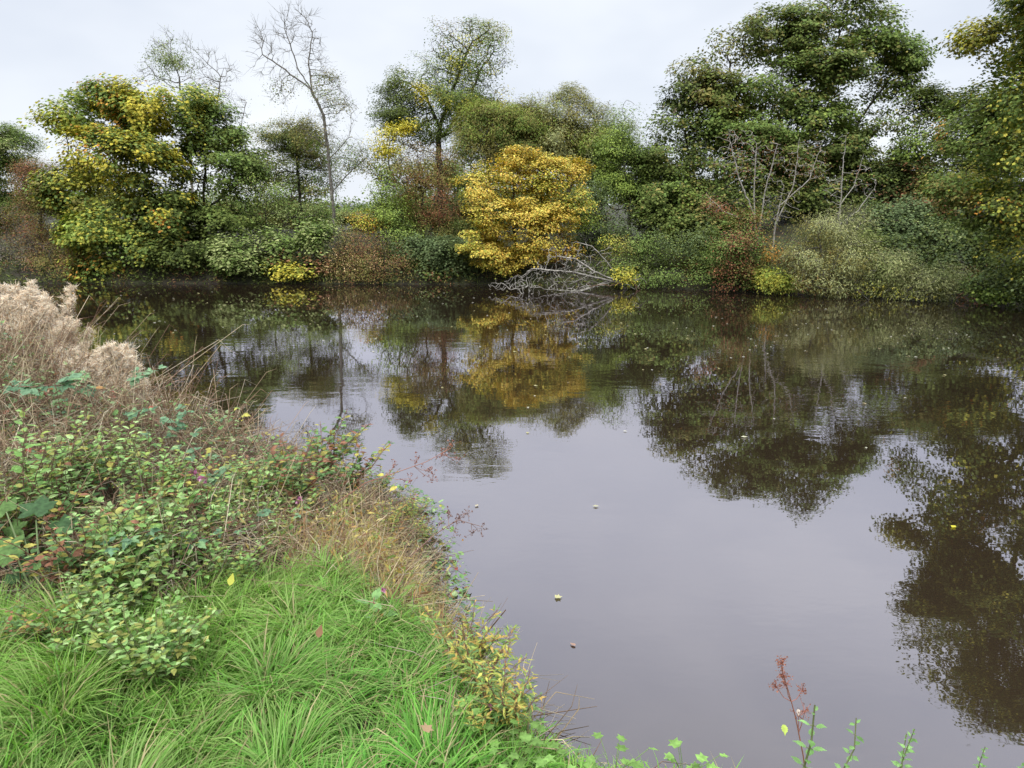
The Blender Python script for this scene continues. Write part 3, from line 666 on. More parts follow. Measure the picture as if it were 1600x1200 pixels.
tree('bramble_thicket', 'low green bramble bank below the sycamores left of the reddish bush', 'thicket',
     [[(1040,450,22.6),(1040,420,22.6)],[(1040,448,22.6),(1000,400,22.8)],[(1040,448,22.6),(1090,410,22.6)]],
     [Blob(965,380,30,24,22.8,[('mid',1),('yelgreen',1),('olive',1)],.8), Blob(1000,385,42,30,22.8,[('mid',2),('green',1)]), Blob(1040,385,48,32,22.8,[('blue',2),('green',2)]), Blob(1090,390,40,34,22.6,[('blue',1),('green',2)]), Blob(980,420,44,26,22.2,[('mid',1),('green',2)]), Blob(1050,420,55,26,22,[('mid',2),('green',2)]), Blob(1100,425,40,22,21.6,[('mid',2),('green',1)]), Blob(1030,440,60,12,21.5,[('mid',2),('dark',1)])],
     ls=.09, lpn=14, step=.2, trunk_name='stems', crown_name='foliage')
tree('bush', 'bush with dark red and green leaves right of the low green brambles', 'bush',
     [[(1165,456,21),(1165,410,21),(1160,370,21)],[(1165,430,21),(1190,380,21)]],
     [Blob(1175,355,30,24,21,[('olive',2),('redbrown',1),('mid',1)],.8), Blob(1150,390,36,28,20.9,[('redbrown',1),('brown',1),('mid',2)]), Blob(1160,430,36,26,20.8,[('redbrown',2),('olive',1),('mid',1)]), Blob(1200,400,26,30,21,[('mid',1),('olive',1),('orange',.3)],.8)],
     ls=.08, lpn=13, step=.18, trunk_name='stems', crown_name='foliage')
tree('bush', 'small lime yellow bush at the waterline left of the grey green willow scrub', 'bush',
     [[(1215,462,20.3),(1212,440,20.2)],[(1215,460,20.3),(1230,440,20.2)]],
     [Blob(1205,440,22,16,20.1,[('yelgreen',2),('bright',1)]), Blob(1230,448,20,11,20.1,[('yelgreen',2),('bright',2)])],
     leaf='lance', ls=.13, lpn=14, step=.14, trunk_name='stems', crown_name='foliage')
tree('willow_scrub', 'grey green willow scrub sprawling at the right waterline', 'shrub',
     [[(1290,466,20),(1288,420,20),(1280,370,20)],[(1290,450,20),(1330,380,20)],[(1290,455,20),(1380,430,19.6)],[(1380,465,19.4),(1430,430,19.2)]],
     [Blob(1290,365,48,36,20.2,[('willow',3),('olive',1)],.8), Blob(1330,350,30,30,20.2,[('willow',3),('palegreen',1)],.7), Blob(1265,410,52,36,19.8,[('willow',2),('olive',2),('brown',.4)],.8), Blob(1330,410,50,36,19.6,[('willow',3),('olive',1)],.9), Blob(1290,445,60,22,19.4,[('willow',2),('olive',2),('brown',.5)],.8), Blob(1390,425,45,28,19.3,[('willow',3),('palegreen',1)],.9), Blob(1400,455,60,17,19,[('willow',3),('yelgreen',1)],.9)],
     leaf='lance', ls=.12, lpn=17, sig=.15, step=.19, barkm=M_BARKG, trunk_name='stems', crown_name='foliage', twigs=1, upn=.5, flat=.8)
tree('willow_scrub', 'low pale willow shoots at the right end of the willow scrub', 'shrub',
     [[(1470,468,18.9),(1475,440,18.8)],[(1470,466,18.9),(1440,445,18.8)],[(1470,466,18.9),(1505,430,18.6)]],
     [Blob(1460,440,40,24,18.7,[('willow',3),('palegreen',1)],.8), Blob(1500,430,24,26,18.6,[('willow',3)],.6), Blob(1450,462,50,10,18.6,[('willow',2),('yelgreen',1)],.7)],
     leaf='lance', ls=.12, lpn=15, sig=.15, step=.17, barkm=M_BARKG, trunk_name='stems', crown_name='foliage', twigs=1, upn=.5, flat=.8)
tree('bramble_thicket', 'dark glossy brambles covering the slope behind the willow scrub', 'thicket',
     [[(1450,440,22),(1450,380,22)],[(1450,420,22),(1400,350,22.5)],[(1450,420,22),(1520,360,21.5)],[(1450,420,22),(1570,380,20.5)]],
     [Blob(1380,345,42,34,22.6,[('blue',3),('green',1)]), Blob(1430,360,50,36,22,[('blue',3),('green',1),('palegreen',.5)]), Blob(1490,370,52,36,21.4,[('blue',3),('green',1),('palegreen',.5)]), Blob(1410,400,48,30,21,[('blue',2),('green',2)]), Blob(1550,390,50,40,20,[('blue',2),('green',2)]), Blob(1500,410,50,32,20,[('blue',2),('green',1)]), Blob(1440,325,50,30,23,[('blue',2),('brown',1)]), Blob(1360,390,30,30,22,[('blue',1),('green',1)])],
     leaf='lobed', ls=.11, lpn=13, step=.2, trunk_name='stems', crown_name='foliage')
tree('bramble_thicket', 'green bramble fringe at the right edge waterline under the overhanging tree', 'thicket',
     [[(1570,470,17.6),(1570,440,17.6)],[(1570,466,17.6),(1520,440,17.8)],[(1570,466,17.6),(1640,430,17)]],
     [Blob(1540,450,40,20,18.2,[('mid',2),('green',2)]), Blob(1590,435,42,30,17.6,[('green',2),('blue',1)]), Blob(1660,430,70,40,16.5,[('green',2),('blue',1)]), Blob(1575,458,50,12,17.6,[('mid',2),('bright',1)])],
     leaf='lobed', ls=.10, lpn=13, step=.18, trunk_name='stems', crown_name='foliage')
YO=[('mid',2),('yelgreen',2),('green',2)]
tree('overhanging_tree', 'huge green and yellowish tree leaning in from the right edge over the river', 'tree',
     [[np.array([14.6,18.6,0.]),np.array([14.2,18.0,3.]),np.array([13.2,16.8,6.]),np.array([12.0,15.5,9.])],[np.array([14.2,18.0,3.]),np.array([12.2,16.8,4.6]),np.array([11.,16.0,5.2])],[np.array([14.,17.8,4.]),np.array([11.5,17.5,6.5])]],
     [Blob(1530,60,45,32,17.5,[('yelgreen',2),('olive',2),('mid',1)],.9), Blob(1590,60,50,45,16.5,[('yelgreen',2),('mid',2),('olive',1)]), Blob(1540,130,50,42,17,[('mid',2),('yelgreen',2),('green',1)]), Blob(1600,150,60,50,16,YO+[('orange',.15)]), Blob(1515,175,38,30,17.5,[('green',2),('mid',2)],.8),
      Blob(1530,215,48,36,17,[('mid',2),('green',2),('orange',.25)]), Blob(1600,235,60,45,16,YO), Blob(1515,285,48,34,17.4,[('yelgreen',1),('mid',2),('olive',1)]), Blob(1590,310,60,42,16.5,YO+[('orange',.2)]), Blob(1545,345,50,32,17.4,[('green',2),('mid',1)]), Blob(1610,385,50,36,17,[('green',2),('yelgreen',1)]),
      Blob(1680,0,80,70,15.5,YO), Blob(1760,150,110,90,16,YO), Blob(1640,-80,60,60,15.5,YO,.9), Blob(1760,-100,110,90,15.5,YO), Blob(1700,-210,90,70,15,YO), Blob(1800,320,110,80,16.5,YO), Blob(1850,-260,120,90,15,YO)],
     group=G_TREES, leaf='lobed', ls=.105, lpn=19, step=.25, rmax=.34, sig=.22, flat=.45, gap_thr=-.95)
# fallen dead crown
tree('fallen_dead_tree', 'pale leafless crown of a fallen tree lying in the water before the golden bush', 'dead tree',
     [[(985,462,22),(965,440,21.6),(930,425,21.3),(900,440,21)],[(930,425,21.3),(900,405,21.4),(870,400,21.4)],[(985,455,22),(940,400,21.8),(925,385,21.8),(900,378,21.8)],[(960,440,21.6),(900,455,21),(850,452,20.8)],[(960,440,21.6),(890,425,21),(830,420,21)],[(950,440,21.6),(880,465,20.6),(820,460,20.6)]],
     [Blob(800,452,40,12,20.8,[('grey',1)],0,1.2), Blob(860,432,62,24,21,[('grey',1)],0,1.2), Blob(830,445,58,18,20.8,[('grey',1)],0,1.6), Blob(900,440,50,30,20.9,[('grey',1)],0,1.6), Blob(895,395,60,16,21.4,[('grey',1)],0,.7), Blob(920,458,60,10,20.4,[('grey',1)],0), Blob(970,440,44,20,21,[('grey',1)],0), Blob(945,395,26,22,21.4,[('grey',1)],0,.5)],
     ls=.05, lpn=1, step=.15, tip=.006, rmax=.075, barkm=M_FALLEN, trunk_name='branches', adens=3.4, jitter=.3, power=2.4, twigs=0)
tree('fallen_branch', 'snapped brown branch with a tuft of yellow leaves right of the fallen crown', 'branch',
     [[(1010,455,21.6),(985,438,21.5),(960,445,21.2)],[(985,438,21.5),(975,420,21.5)],[(990,440,21.5),(996,455,21.2)]],
     [Blob(975,428,14,9,21.4,[('yelgreen',2),('yellow',1)],1.0), Blob(945,450,20,8,21,[('brown',1)],0)],
     ls=.09, lpn=12, step=.12, tip=.012, rmax=.07, barkm=M_TWIG, trunk_name='branches', crown_name='foliage')
# background growth that closes the view behind the bank
for (x0, x1, D, pt, lab) in ((300, 400, 33, 318, 'rough hedge seen low behind the dense green maple'), (400, 520, 34, 322, 'rough hedge seen low behind the slender tree'), (520, 600, 36, 334, 'low hedge across the open gap beyond the tall thin tree'), (600, 720, 33, 312, 'rough hedge behind the red and olive bush under the ash'), (720, 940, 33, 290, 'rough hedge behind the golden bush')):
    xm = (x0 + x1) / 2; w = (x1 - x0) / 2; h_ = (352 - pt)
    tree('hedge', lab, 'hedge', [[(xm, 352, D), (xm, pt + h_ * .5, D)]],
         [Blob(xm - w * .6, pt + h_ * .6, w * .55, h_ * .55, D, [('mid',2),('green',2),('olive',1)], 1, 1.2), Blob(xm, pt + h_ * .55, w * .55, h_ * .55, D, [('green',2),('olive',2)], 1, 1.2), Blob(xm + w * .6, pt + h_ * .6, w * .55, h_ * .55, D, [('mid',2),('green',2),('brown',.5)], 1, 1.2)],
         group='hedges behind the far bank', ls=.13, lpn=12, step=.24, trunk_name='stems', crown_name='foliage')
def back_tree(px, py_top, w, D, mix, label, dens=1.0):
    pyb = 335
    h = (pyb - py_top)
    tree('background_tree', label, 'tree', [[(px, 350, D), (px, py_top + h * .5, D)]],
         [Blob(px - w * .25, py_top + h * .3, w * .3, h * .28, D, mix, dens), Blob(px + w * .22, py_top + h * .35, w * .3, h * .3, D, mix, dens),
          Blob(px, py_top + h * .62, w * .48, h * .3, D, mix, dens), Blob(px, py_top + h * .9, w * .5, h * .25, D, mix, dens)],
         group='trees standing behind the river bank', ls=.17, lpn=11, step=.42, sig=.32, tip=.012)
back_tree(140, 250, 190, 40, [('green',2),('olive',2)], 'dull green tree seen in gaps behind the big yellow green maple')
back_tree(350, 285, 120, 44, [('willow',1),('mid',2)], 'low pale tree behind the dense green maple')
back_tree(650, 235, 150, 38, [('green',2),('olive',2)], 'dull green tree seen behind the red and olive bush')
back_tree(455, 262, 130, 40, [('olive',2),('mid',2)], 'pale olive tree seen low behind the ivy clad tree', .8)
back_tree(740, 215, 130, 36, [('mid',2),('olive',2)], 'soft green tree seen left behind the olive willow')
back_tree(1000, 250, 150, 36, [('green',2),('dark',2)], 'dark tree behind the slim young tree')
back_tree(1120, 200, 200, 38, [('dark',2),('green',2)], 'dark tree behind the left half of the great sycamore')
back_tree(1290, 240, 220, 38, [('dark',2),('green',2)], 'dark tree low behind the great sycamore trunk')
back_tree(1500, 210, 220, 34, [('dark',2),('green',2)], 'dark tree behind the overhanging right tree')
back_tree(830, 260, 190, 38, [('green',2),('olive',2)], 'dull green tree hidden behind the golden bush')
back_tree(-120, 260, 260, 40, [('green',2),('dark',1)], 'dull green tree beyond the far left edge')
# ------------------------------------------------------------ near bank
def in_poly(P, poly):
    x, y = P[:, 0], P[:, 1]; inside = np.zeros(len(P), bool)
    for (x1, y1), (x2, y2) in zip(poly, np.roll(poly, -1, 0)):
        c = ((y1 > y) != (y2 > y)) & (x < (x2 - x1) * (y - y1) / (y2 - y1 + 1e-12) + x1)
        inside ^= c
    return inside
A = atz
GRASS = np.array([A(px, py, .78)[:2] for px, py in
    [(-400,1060),(0,990),(60,985),(110,975),(190,975),(230,985),(290,965),(330,915),(400,905),(450,880),(510,880),(560,920),(610,960),(660,975),(690,1010),(715,1060),(745,1100),(800,1135),(860,1165),(960,1200)]] +
    [(.75,1.75),(1.6,1.6),(3,1.35),(3,.2),(-5,.2)])
def near_d(P): return -pl_dist(P[:, :2], NEAR)

# grass: curved tapering blades leaning out of tufts
def grass_blades(mb, base, lean, length, bend, width, col, tipcol):
    n = len(base)
    t = np.array([0, .3, .65, 1.0])
    d = np.c_[np.cos(lean), np.sin(lean), np.zeros(n)]
    side = np.c_[-np.sin(lean), np.cos(lean), np.zeros(n)]
    tw = rng.normal(size=(n, 1)) * .5
    side = side + d * tw; side /= np.linalg.norm(side, axis=1, keepdims=True)
    hz = bend[:, None] * (.25 * t + .75 * t ** 2)[None]
    vt = t[None] * np.sqrt(np.maximum(1 - (bend[:, None] * (.35 + .55 * t[None])) ** 2, .02))
    vt = vt - (np.maximum(bend[:, None] - .85, 0) * 1.3) * t[None] ** 3
    C = base[:, None] + length[:, None, None] * (hz[..., None] * d[:, None] + vt[..., None] * np.array([0, 0, 1]))
    w = width[:, None] * np.array([.8, 1, .75])[None]
    Lf = C[:, :3] - side[:, None] * w[..., None] * .5; Rt = C[:, :3] + side[:, None] * w[..., None] * .5
    v = np.empty((n, 7, 3)); v[:, 0:6:2] = Lf; v[:, 1:6:2] = Rt; v[:, 6] = C[:, 3]
    fl = np.array([0,1,3,2, 2,3,5,4, 4,5,6]); cnt = np.array([4,4,3])
    loops = (fl[None] + (np.arange(n) * 7)[:, None]).ravel()
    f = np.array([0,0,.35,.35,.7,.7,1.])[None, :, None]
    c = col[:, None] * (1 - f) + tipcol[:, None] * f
    mb.add(v.reshape(-1, 3), np.tile(cnt, n), loops, c.reshape(-1, 3))

def sample_grass(n, box, dens=None):
    P = np.c_[rng.uniform(box[0], box[1], n), rng.uniform(box[2], box[3], n)]
    jit = P + .06 * rng.normal(size=P.shape)
    return P[in_poly(jit, GRASS)]
def make_grass():
    mb = MB()
    tc_ = np.c_[rng.uniform(-6, 3.2, 2600), rng.uniform(.1, 5.6, 2600)]
    P = np.concatenate([sample_grass(330000, (-3.6, 1.6, 1.3, 5.2)), sample_grass(60000, (-6, 3, .2, 5.5))])
    # nearest tuft
    near = np.zeros(len(P), int); 
    for s0 in range(0, len(P), 4000):
        near[s0:s0 + 4000] = ((P[s0:s0 + 4000, None] - tc_[None]) ** 2).sum(-1).argmin(1)
    tl = np.exp(rng.normal(size=len(tc_)) * .22); tg = rng.uniform(0, 1, len(tc_))
    # gather blades towards their tuft centre so tufts read apart
    P = P + (tc_[near] - P) * rng.uniform(.0, .5, (len(P), 1))
    n = len(P); P3 = np.c_[P, np.zeros(n)]
    out = P - tc_[near]; out /= np.maximum(np.linalg.norm(out, axis=1, keepdims=True), 1e-4)
    fa = 2.2 * NZ(P3, .35) + 1.0 * NZ2(P3, 1.1) - .9
    flow = np.c_[np.cos(fa), np.sin(fa)]
    v = out * .85 + flow * .6 + rng.normal(size=(n, 2)) * .55
    lean = np.arctan2(v[:, 1], v[:, 0])
    flat = .5 + .5 * np.tanh(1.4 * NZ3(P3, .6))
    bend = (.74 + .34 * flat + rng.normal(size=n) * .16).clip(.12, 1.15)
    L_ = tl[near] * rng.uniform(.06, .17, n) * (1 + .15 * NZ2(P3, .7))
    trod = np.exp(-(((P - A(560, 1130, .78)[:2]) / np.array([.13, .12])) ** 2).sum(1))       # worn hollow with bare soil
    keep = rng.uniform(0, 1, n) > trod * .8
    L_ = L_ * (1 - .35 * trod)
    W_ = rng.uniform(.0028, .0066, n)
    hue = (.5 + .35 * NZ(P3, .5) + .35 * (tg[near] - .5) + .12 * rng.normal(size=n)).clip(0, 1)[:, None]
    g1 = np.array([.095, .32, .042]); g2 = np.array([.27, .47, .095])
    col = g1 * (1 - hue) + g2 * hue
    pale = (NZ2(P3, .55) + .35 * rng.normal(size=n) > .8)[:, None]
    col = np.where(pale, col * .55 + np.array([.27, .31, .13]) * .5, col)
    dry = (rng.uniform(0, 1, n) < .09 + .06 * (flat > .7))[:, None]
    col = np.where(dry, np.array([.42, .36, .2]), col) * rng.uniform(.75, 1.25, (n, 1))
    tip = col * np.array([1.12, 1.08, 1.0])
    z = ground_z(P) - .01
    b = np.c_[P, z]
    k = keep & (near_d(P) > -.12)
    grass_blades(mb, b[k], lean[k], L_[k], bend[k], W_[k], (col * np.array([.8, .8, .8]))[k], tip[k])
    return mb
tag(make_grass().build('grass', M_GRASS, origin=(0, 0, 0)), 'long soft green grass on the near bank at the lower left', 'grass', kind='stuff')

# height of the tangle above the soil
def veg_h(P):
    x, y = P[:, 0], P[:, 1]; P3 = np.c_[P[:, :2], np.zeros(len(P))]
    h = .17 + .42 * sstep(-1.4, -4.0, x) * 1.0 + .10 * NZ(P3, 1.2) + .07 * NZ2(P3, 2.6)
    g_ = GRASS[:-5]; dg = np.full(len(P), 9.)
    for a, b_ in zip(g_[:-1], g_[1:]):
        d = b_ - a; t_ = (((x - a[0]) * d[0] + (y - a[1]) * d[1]) / (d @ d)).clip(0, 1)
        dg = np.minimum(dg, np.hypot(x - a[0] - t_ * d[0], y - a[1] - t_ * d[1]))
    return (h * (.35 + .65 * sstep(0, .8, dg)) * (.5 + .5 * sstep(0, .9, near_d(P)))).clip(.05, 1)
def tangle_pts(n, box, margin=-.25):
    P = np.c_[rng.uniform(box[0], box[1], n), rng.uniform(box[2], box[3], n)]
    d = near_d(P)
    k = (d > margin) & ~in_poly(P + .05 * rng.normal(size=P.shape), GRASS) & (P[:, 1] > .5)
    return P[k]
BOXES = [((-4.6, .9, 1.9, 7.6), 1.0), ((-9, -3, 2.5, 11), .45), ((-16, -7, 3, 16), .12)]
def pick(cols, n): 
    c = np.array(cols); return c[rng.integers(0, len(c), n)] * rng.uniform(.7, 1.3, (n, 1))
def base_z(P): return np.maximum(ground_z(P), .02)
straw = [(.50,.40,.25),(.60,.50,.33),(.40,.30,.18),(.30,.21,.13)]
brown = [(.24,.15,.10),(.30,.20,.13),(.16,.11,.07),(.36,.30,.23)]
def straw_zone(P):     # dry straw along the right lip of the bank, 0..1
    c = np.array([A(620, 850, .8)[:2], A(560, 800, .8)[:2], A(690, 930, .8)[:2]])
    return np.exp(-((P[:, None, :2] - c[None]) ** 2).sum(-1) / .42 ** 2).max(1)
mb = MB()
for box, f in BOXES:
    P = tangle_pts(int(46000 * f), box, -.08)
    n = len(P); h = veg_h(P); z0 = base_z(P)
    sz = straw_zone(P)
    isst = rng.uniform(0, 1, n) < .30 + .6 * sz
    col = np.where(isst[:, None], pick(straw, n), pick(brown, n))
    az = rng.uniform(0, 6.28, n); el = np.abs(rng.normal(size=n)) * .5 + .05
    d = np.c_[np.cos(az) * np.cos(el), np.sin(az) * np.cos(el), np.sin(el)]
    ln = rng.uniform(.08, .34, n) * (1 + .3 * sz) * (.45 + .55 * sstep(-.1, .5, near_d(P)))
    b0 = np.c_[P, z0 + rng.uniform(0, 1.15, n) * h]
    m1 = b0 + d * ln[:, None] * .5 + rng.normal(size=(n, 3)) * .012
    d2 = d + rng.normal(size=(n, 3)) * .35; d2[:, 2] -= .35
    e1 = m1 + d2 * ln[:, None] * .5
    r = rng.uniform(.0012, .0028, n)
    tubes(mb, b0, m1, r, r * .85, 3, col); tubes(mb, m1, e1, r * .85, r * .4, 3, col)
tag(mb.build('dry_stems', M_DRY, origin=(0, 0, 0)), 'tangled dead brown stems and litter covering the near bank', 'dead stems', kind='stuff')
# dry straw-coloured grass on the lip
mb = MB()
P = tangle_pts(160000, (-2.6, .6, 2.4, 6.6), -.02); sz = straw_zone(P); P = P[rng.uniform(0, 1, len(P)) < sz ** 1.2 * .17]
n = len(P); tcx = P[rng.integers(0, n, 140)]
near = ((P[:, None] - tcx[None]) ** 2).sum(-1).argmin(1); P = P + (tcx[near] - P) * .55
v = (P - tcx[near]); v /= np.maximum(np.linalg.norm(v, axis=1, keepdims=True), 1e-4); v = v * .7 + rng.normal(size=v.shape) * .45 + np.array([.35, .1])
grass_blades(mb, np.c_[P, base_z(P)], np.arctan2(v[:, 1], v[:, 0]), rng.uniform(.12, .30, n), (.6 + .3 * rng.normal(size=n)).clip(.1, 1.1), rng.uniform(.003, .007, n),
             pick([(.34,.22,.11),(.28,.17,.09),(.42,.32,.17)], n), pick([(.58,.46,.24),(.52,.44,.2),(.42,.42,.14),(.5,.33,.15)], n))
Q = tangle_pts(60000, (-2.6, .6, 2.2, 6.6), -.1); sz = straw_zone(Q); Q = Q[rng.uniform(0, 1, len(Q)) < sz * .5]; m_ = len(Q)
leaves(mb, np.c_[Q, base_z(Q) + rng.uniform(.03, .3, m_)], rand_unit(m_) + [0, 0, -.2], rand_unit(m_) + [0, 0, .5], rng.uniform(.02, .06, m_),
       pick([(.50,.40,.12),(.44,.27,.10),(.34,.36,.10),(.24,.32,.09),(.30,.17,.09),(.56,.48,.2)], m_), 'lance')
tag(mb.build('dry_grass', M_GRASS, origin=(0, 0, 0)), 'straw coloured dry grass on the lip of the near bank above the water', 'dry grass', kind='stuff')
# dry reddish willowherb stems upright at the left
mb = MB()
P = tangle_pts(5200, (-8.5, -2.4, 4.0, 8.6), 0.0); n = len(P)
lft = sstep(-2.4, -4.2, P[:, 0]); P = P[rng.uniform(0, 1, n) < lft]; n = len(P)
z0 = base_z(P); az = rng.uniform(0, 6.28, n); tl_ = rng.uniform(0, .3, n); hh = rng.uniform(.35, .95, n) * (.6 + .4 * sstep(-2.6, -4.5, P[:, 0]))
e1 = np.c_[P + np.c_[np.cos(az), np.sin(az)] * (tl_ * hh)[:, None], z0 + hh]
c = pick([(.26,.15,.10),(.33,.21,.14),(.20,.12,.08),(.36,.27,.18)], n)
tubes(mb, np.c_[P, z0], e1, .003, .0015, 3, c)
k = 9; rep = np.repeat(np.arange(n), k); t_ = rng.uniform(.35, 1, len(rep))[:, None]
Q = np.c_[P, z0][rep] * (1 - t_) + e1[rep] * t_
leaves(mb, Q, rand_unit(len(rep)) + [0, 0, -.4], rand_unit(len(rep)), rng.uniform(.02, .06, len(rep)), pick([(.30,.19,.12),(.38,.27,.17),(.24,.14,.09)], len(rep)), 'lance')
tag(mb.build('withered_stems', M_DRY, origin=(0, 0, 0)), 'upright withered reddish brown stems at the left of the near bank', 'dead stems', kind='stuff')
# scattered bare tan stalks standing above the leaves
mb = MB()
P = tangle_pts(5200, (-4.4, -.6, 2.6, 6.2), .3); P = P[rng.uniform(0, 1, len(P)) < .28 + .5 * (NZ(np.c_[P, P[:, :1] * 0], 1.2) > .3)]; n = len(P); z0 = base_z(P)
az = rng.uniform(0, 6.28, n); hh = veg_h(P) + rng.uniform(.0, .26, n); tl_ = np.abs(rng.normal(size=n)) * .55
b0 = np.c_[P, z0]; e1 = b0 + np.c_[np.cos(az) * tl_ * hh, np.sin(az) * tl_ * hh, hh]; e2 = e1 + np.c_[np.cos(az) * .08, np.sin(az) * .08, rng.uniform(-.10, .08, n)] * rng.uniform(.4, 1.4, (n, 1))
c = pick([(.56,.46,.30),(.44,.33,.21),(.34,.23,.15),(.25,.15,.10),(.62,.53,.38)], n)
tubes(mb, b0, e1, .0026, .0018, 4, c); tubes(mb, e1, e2, .0018, .0007, 3, c)
tag(mb.build('bare_stalks', M_DRY, origin=(0, 0, 0)), 'bare tan stalks standing among the nettles on the near bank', 'dead stems', kind='stuff')
# leafy ground cover
mb = MB()
for box, f in BOXES:
    P = tangle_pts(int(58000 * f), box, -.2); n = len(P)
    P3 = np.c_[P, np.zeros(n)]
    pr = sstep(-.5, .8, NZ(P3, 1.5) + .5 * NZ2(P3, 3.1)) * (1 - .35 * straw_zone(P)) + .18
    P = P[rng.uniform(0, 1, n) < pr]; n = len(P); h = veg_h(P)
    Q = np.c_[P, base_z(P) + h * rng.uniform(.35, 1.15, n)]
    u = rng.uniform(0, 1, n)
    col = np.where((u < .68)[:, None], pick([(.22,.38,.12),(.28,.44,.16),(.16,.29,.09),(.33,.44,.20)], n), np.where((u < .9)[:, None], pick([(.13,.23,.12),(.17,.27,.15)], n), pick([(.46,.40,.08),(.40,.22,.08),(.36,.10,.07)], n)))
    nr = rand_unit(n) * .55 + [0, 0, 1]
    leaves(mb, Q, rand_unit(n), nr, rng.uniform(0, 1, n) ** 2.5 * .05 + .013, col, 'toothed')
tag(mb.build('ground_cover', M_NEAR, origin=(0, 0, 0)), 'low mixed green leaves growing through the dead stems on the near bank', 'ground cover', kind='stuff')

# ---- single plants
def top_base(px, py, h):
    Ds = np.arange(1.5, 9.5, .03); q = np.array([at(px, py, d_) for d_ in Ds]); g_ = ground_z(q)
    i = np.nonzero(q[:, 2] <= g_ + h)[0]; i = i[0] if len(i) else len(Ds) - 1
    while i > 0 and near_d(q[i:i + 1])[0] < .08: i -= 1
    return np.array([q[i, 0], q[i, 1], max(g_[i], 0.)])
def plant_obj(name, label, cat, base, group=None):
    o = empty(name, base); tag(o, label, cat, group); return o
def leafy_stems(kind, n_st, h, ls, spread, cols, shape, gap, stemc, droop=.25, whorl=2, bare=.2):
    """one plant as (stem mesh builder, leaf mesh builder), foot at the origin"""
    sm, lm = MB(), MB()
    for s_ in range(n_st):
        az = rng.uniform(0, 6.28); sp = spread * rng.uniform(.3, 1) * (0 if n_st == 1 else 1) + .04
        hh = h * rng.uniform(.7, 1.05)
        f0 = np.zeros(3)
        pts = [f0 + np.array([math.cos(az), math.sin(az), 0]) * sp * (t_ ** 1.6) + np.array([0, 0, hh * t_]) + rng.normal(size=3) * .006 * (t_ > 0) for t_ in np.linspace(0, 1, 7)]
        polytube(sm, pts, .0032, .0014, 5, stemc)
        pts = np.array(pts)
        m = max(2, int(hh * (1 - bare) / gap)); a0 = rng.uniform(0, 6.28)
        for j in range(m):
            t_ = bare + (1 - bare) * (j + .5) / m
            q = np.array([np.interp(t_, np.linspace(0, 1, 7), pts[:, c_]) for c_ in range(3)])
            s = ls * (.55 + .75 * math.sin(math.pi * min(1, .25 + .72 * (1 - t_)))) * (1 if t_ < .95 else .7)
            for w_ in range(whorl):
                a = a0 + j * 1.57 + w_ * 2 * math.pi / whorl + rng.normal() * .25
                d = np.array([[math.cos(a), math.sin(a), .25 - droop * rng.uniform(.5, 1.6)]])
                nr = np.array([[-math.cos(a) * .25, -math.sin(a) * .25, 1.]]) + rng.normal(size=(1, 3)) * .22
                pe = q + d[0] * s * .25
                tubes(sm, [q], [pe], .001, .0008, 3, stemc)
                leaves(lm, pe[None], d, nr, s * rng.uniform(.8, 1.15), np.array(cols)[[rng.integers(0, len(cols))]] * rng.uniform(.8, 1.2), shape)
    return sm, lm
class Kit:
    """variants of a plant; the first use of a variant is the builder, later ones share its meshes"""
    def __init__(s, name, n, fn, parts=('stem', 'foliage'), mats=None):
        s.name, s.parts, s.v = name, parts, []
        for i in range(n):
            mbs = fn(i); s.v.append([None, mbs])
        s.mats = mats or (M_DRY, M_NEAR); s.i = 0
    def put(s, base, label, cat, group=None, sc=1.0, rz=None, var=None, tilt=(0, 0)):
        v = s.v[(s.i if var is None else var) % len(s.v)]; s.i += 1
        root = empty(s.name, base)
        if v[0] is None:
            v[0] = []
            for nm, mb_, mt in zip(s.parts, v[1], s.mats):
                o = mb_.build(nm, mt, None, origin=(0, 0, 0)) if mb_ is not None else None
                if o is not None: o.parent = root; v[0].append(o)
        else:
            for o0 in v[0]:
                o = o0.copy(); COL.objects.link(o); o.parent = root
        root.scale = (sc, sc, sc); root.rotation_euler = (tilt[0], tilt[1], rng.uniform(0, 6.28) if rz is None else rz)
        tag(root, label, cat, group)
        return root
NG = [(.23,.40,.11),(.31,.48,.16),(.17,.31,.08),(.38,.52,.21),(.26,.34,.08),(.36,.36,.10),(.17,.22,.09)]
nettle = Kit('nettle', 7, lambda i: leafy_stems('n', 8, .34, .033, .2, NG, 'toothed', .025, (.20,.20,.09)))
tall_nettle = Kit('nettle', 4, lambda i: leafy_stems('n', 6, .62, .036, .2, NG, 'toothed', .028, (.18,.12,.08), bare=.45))
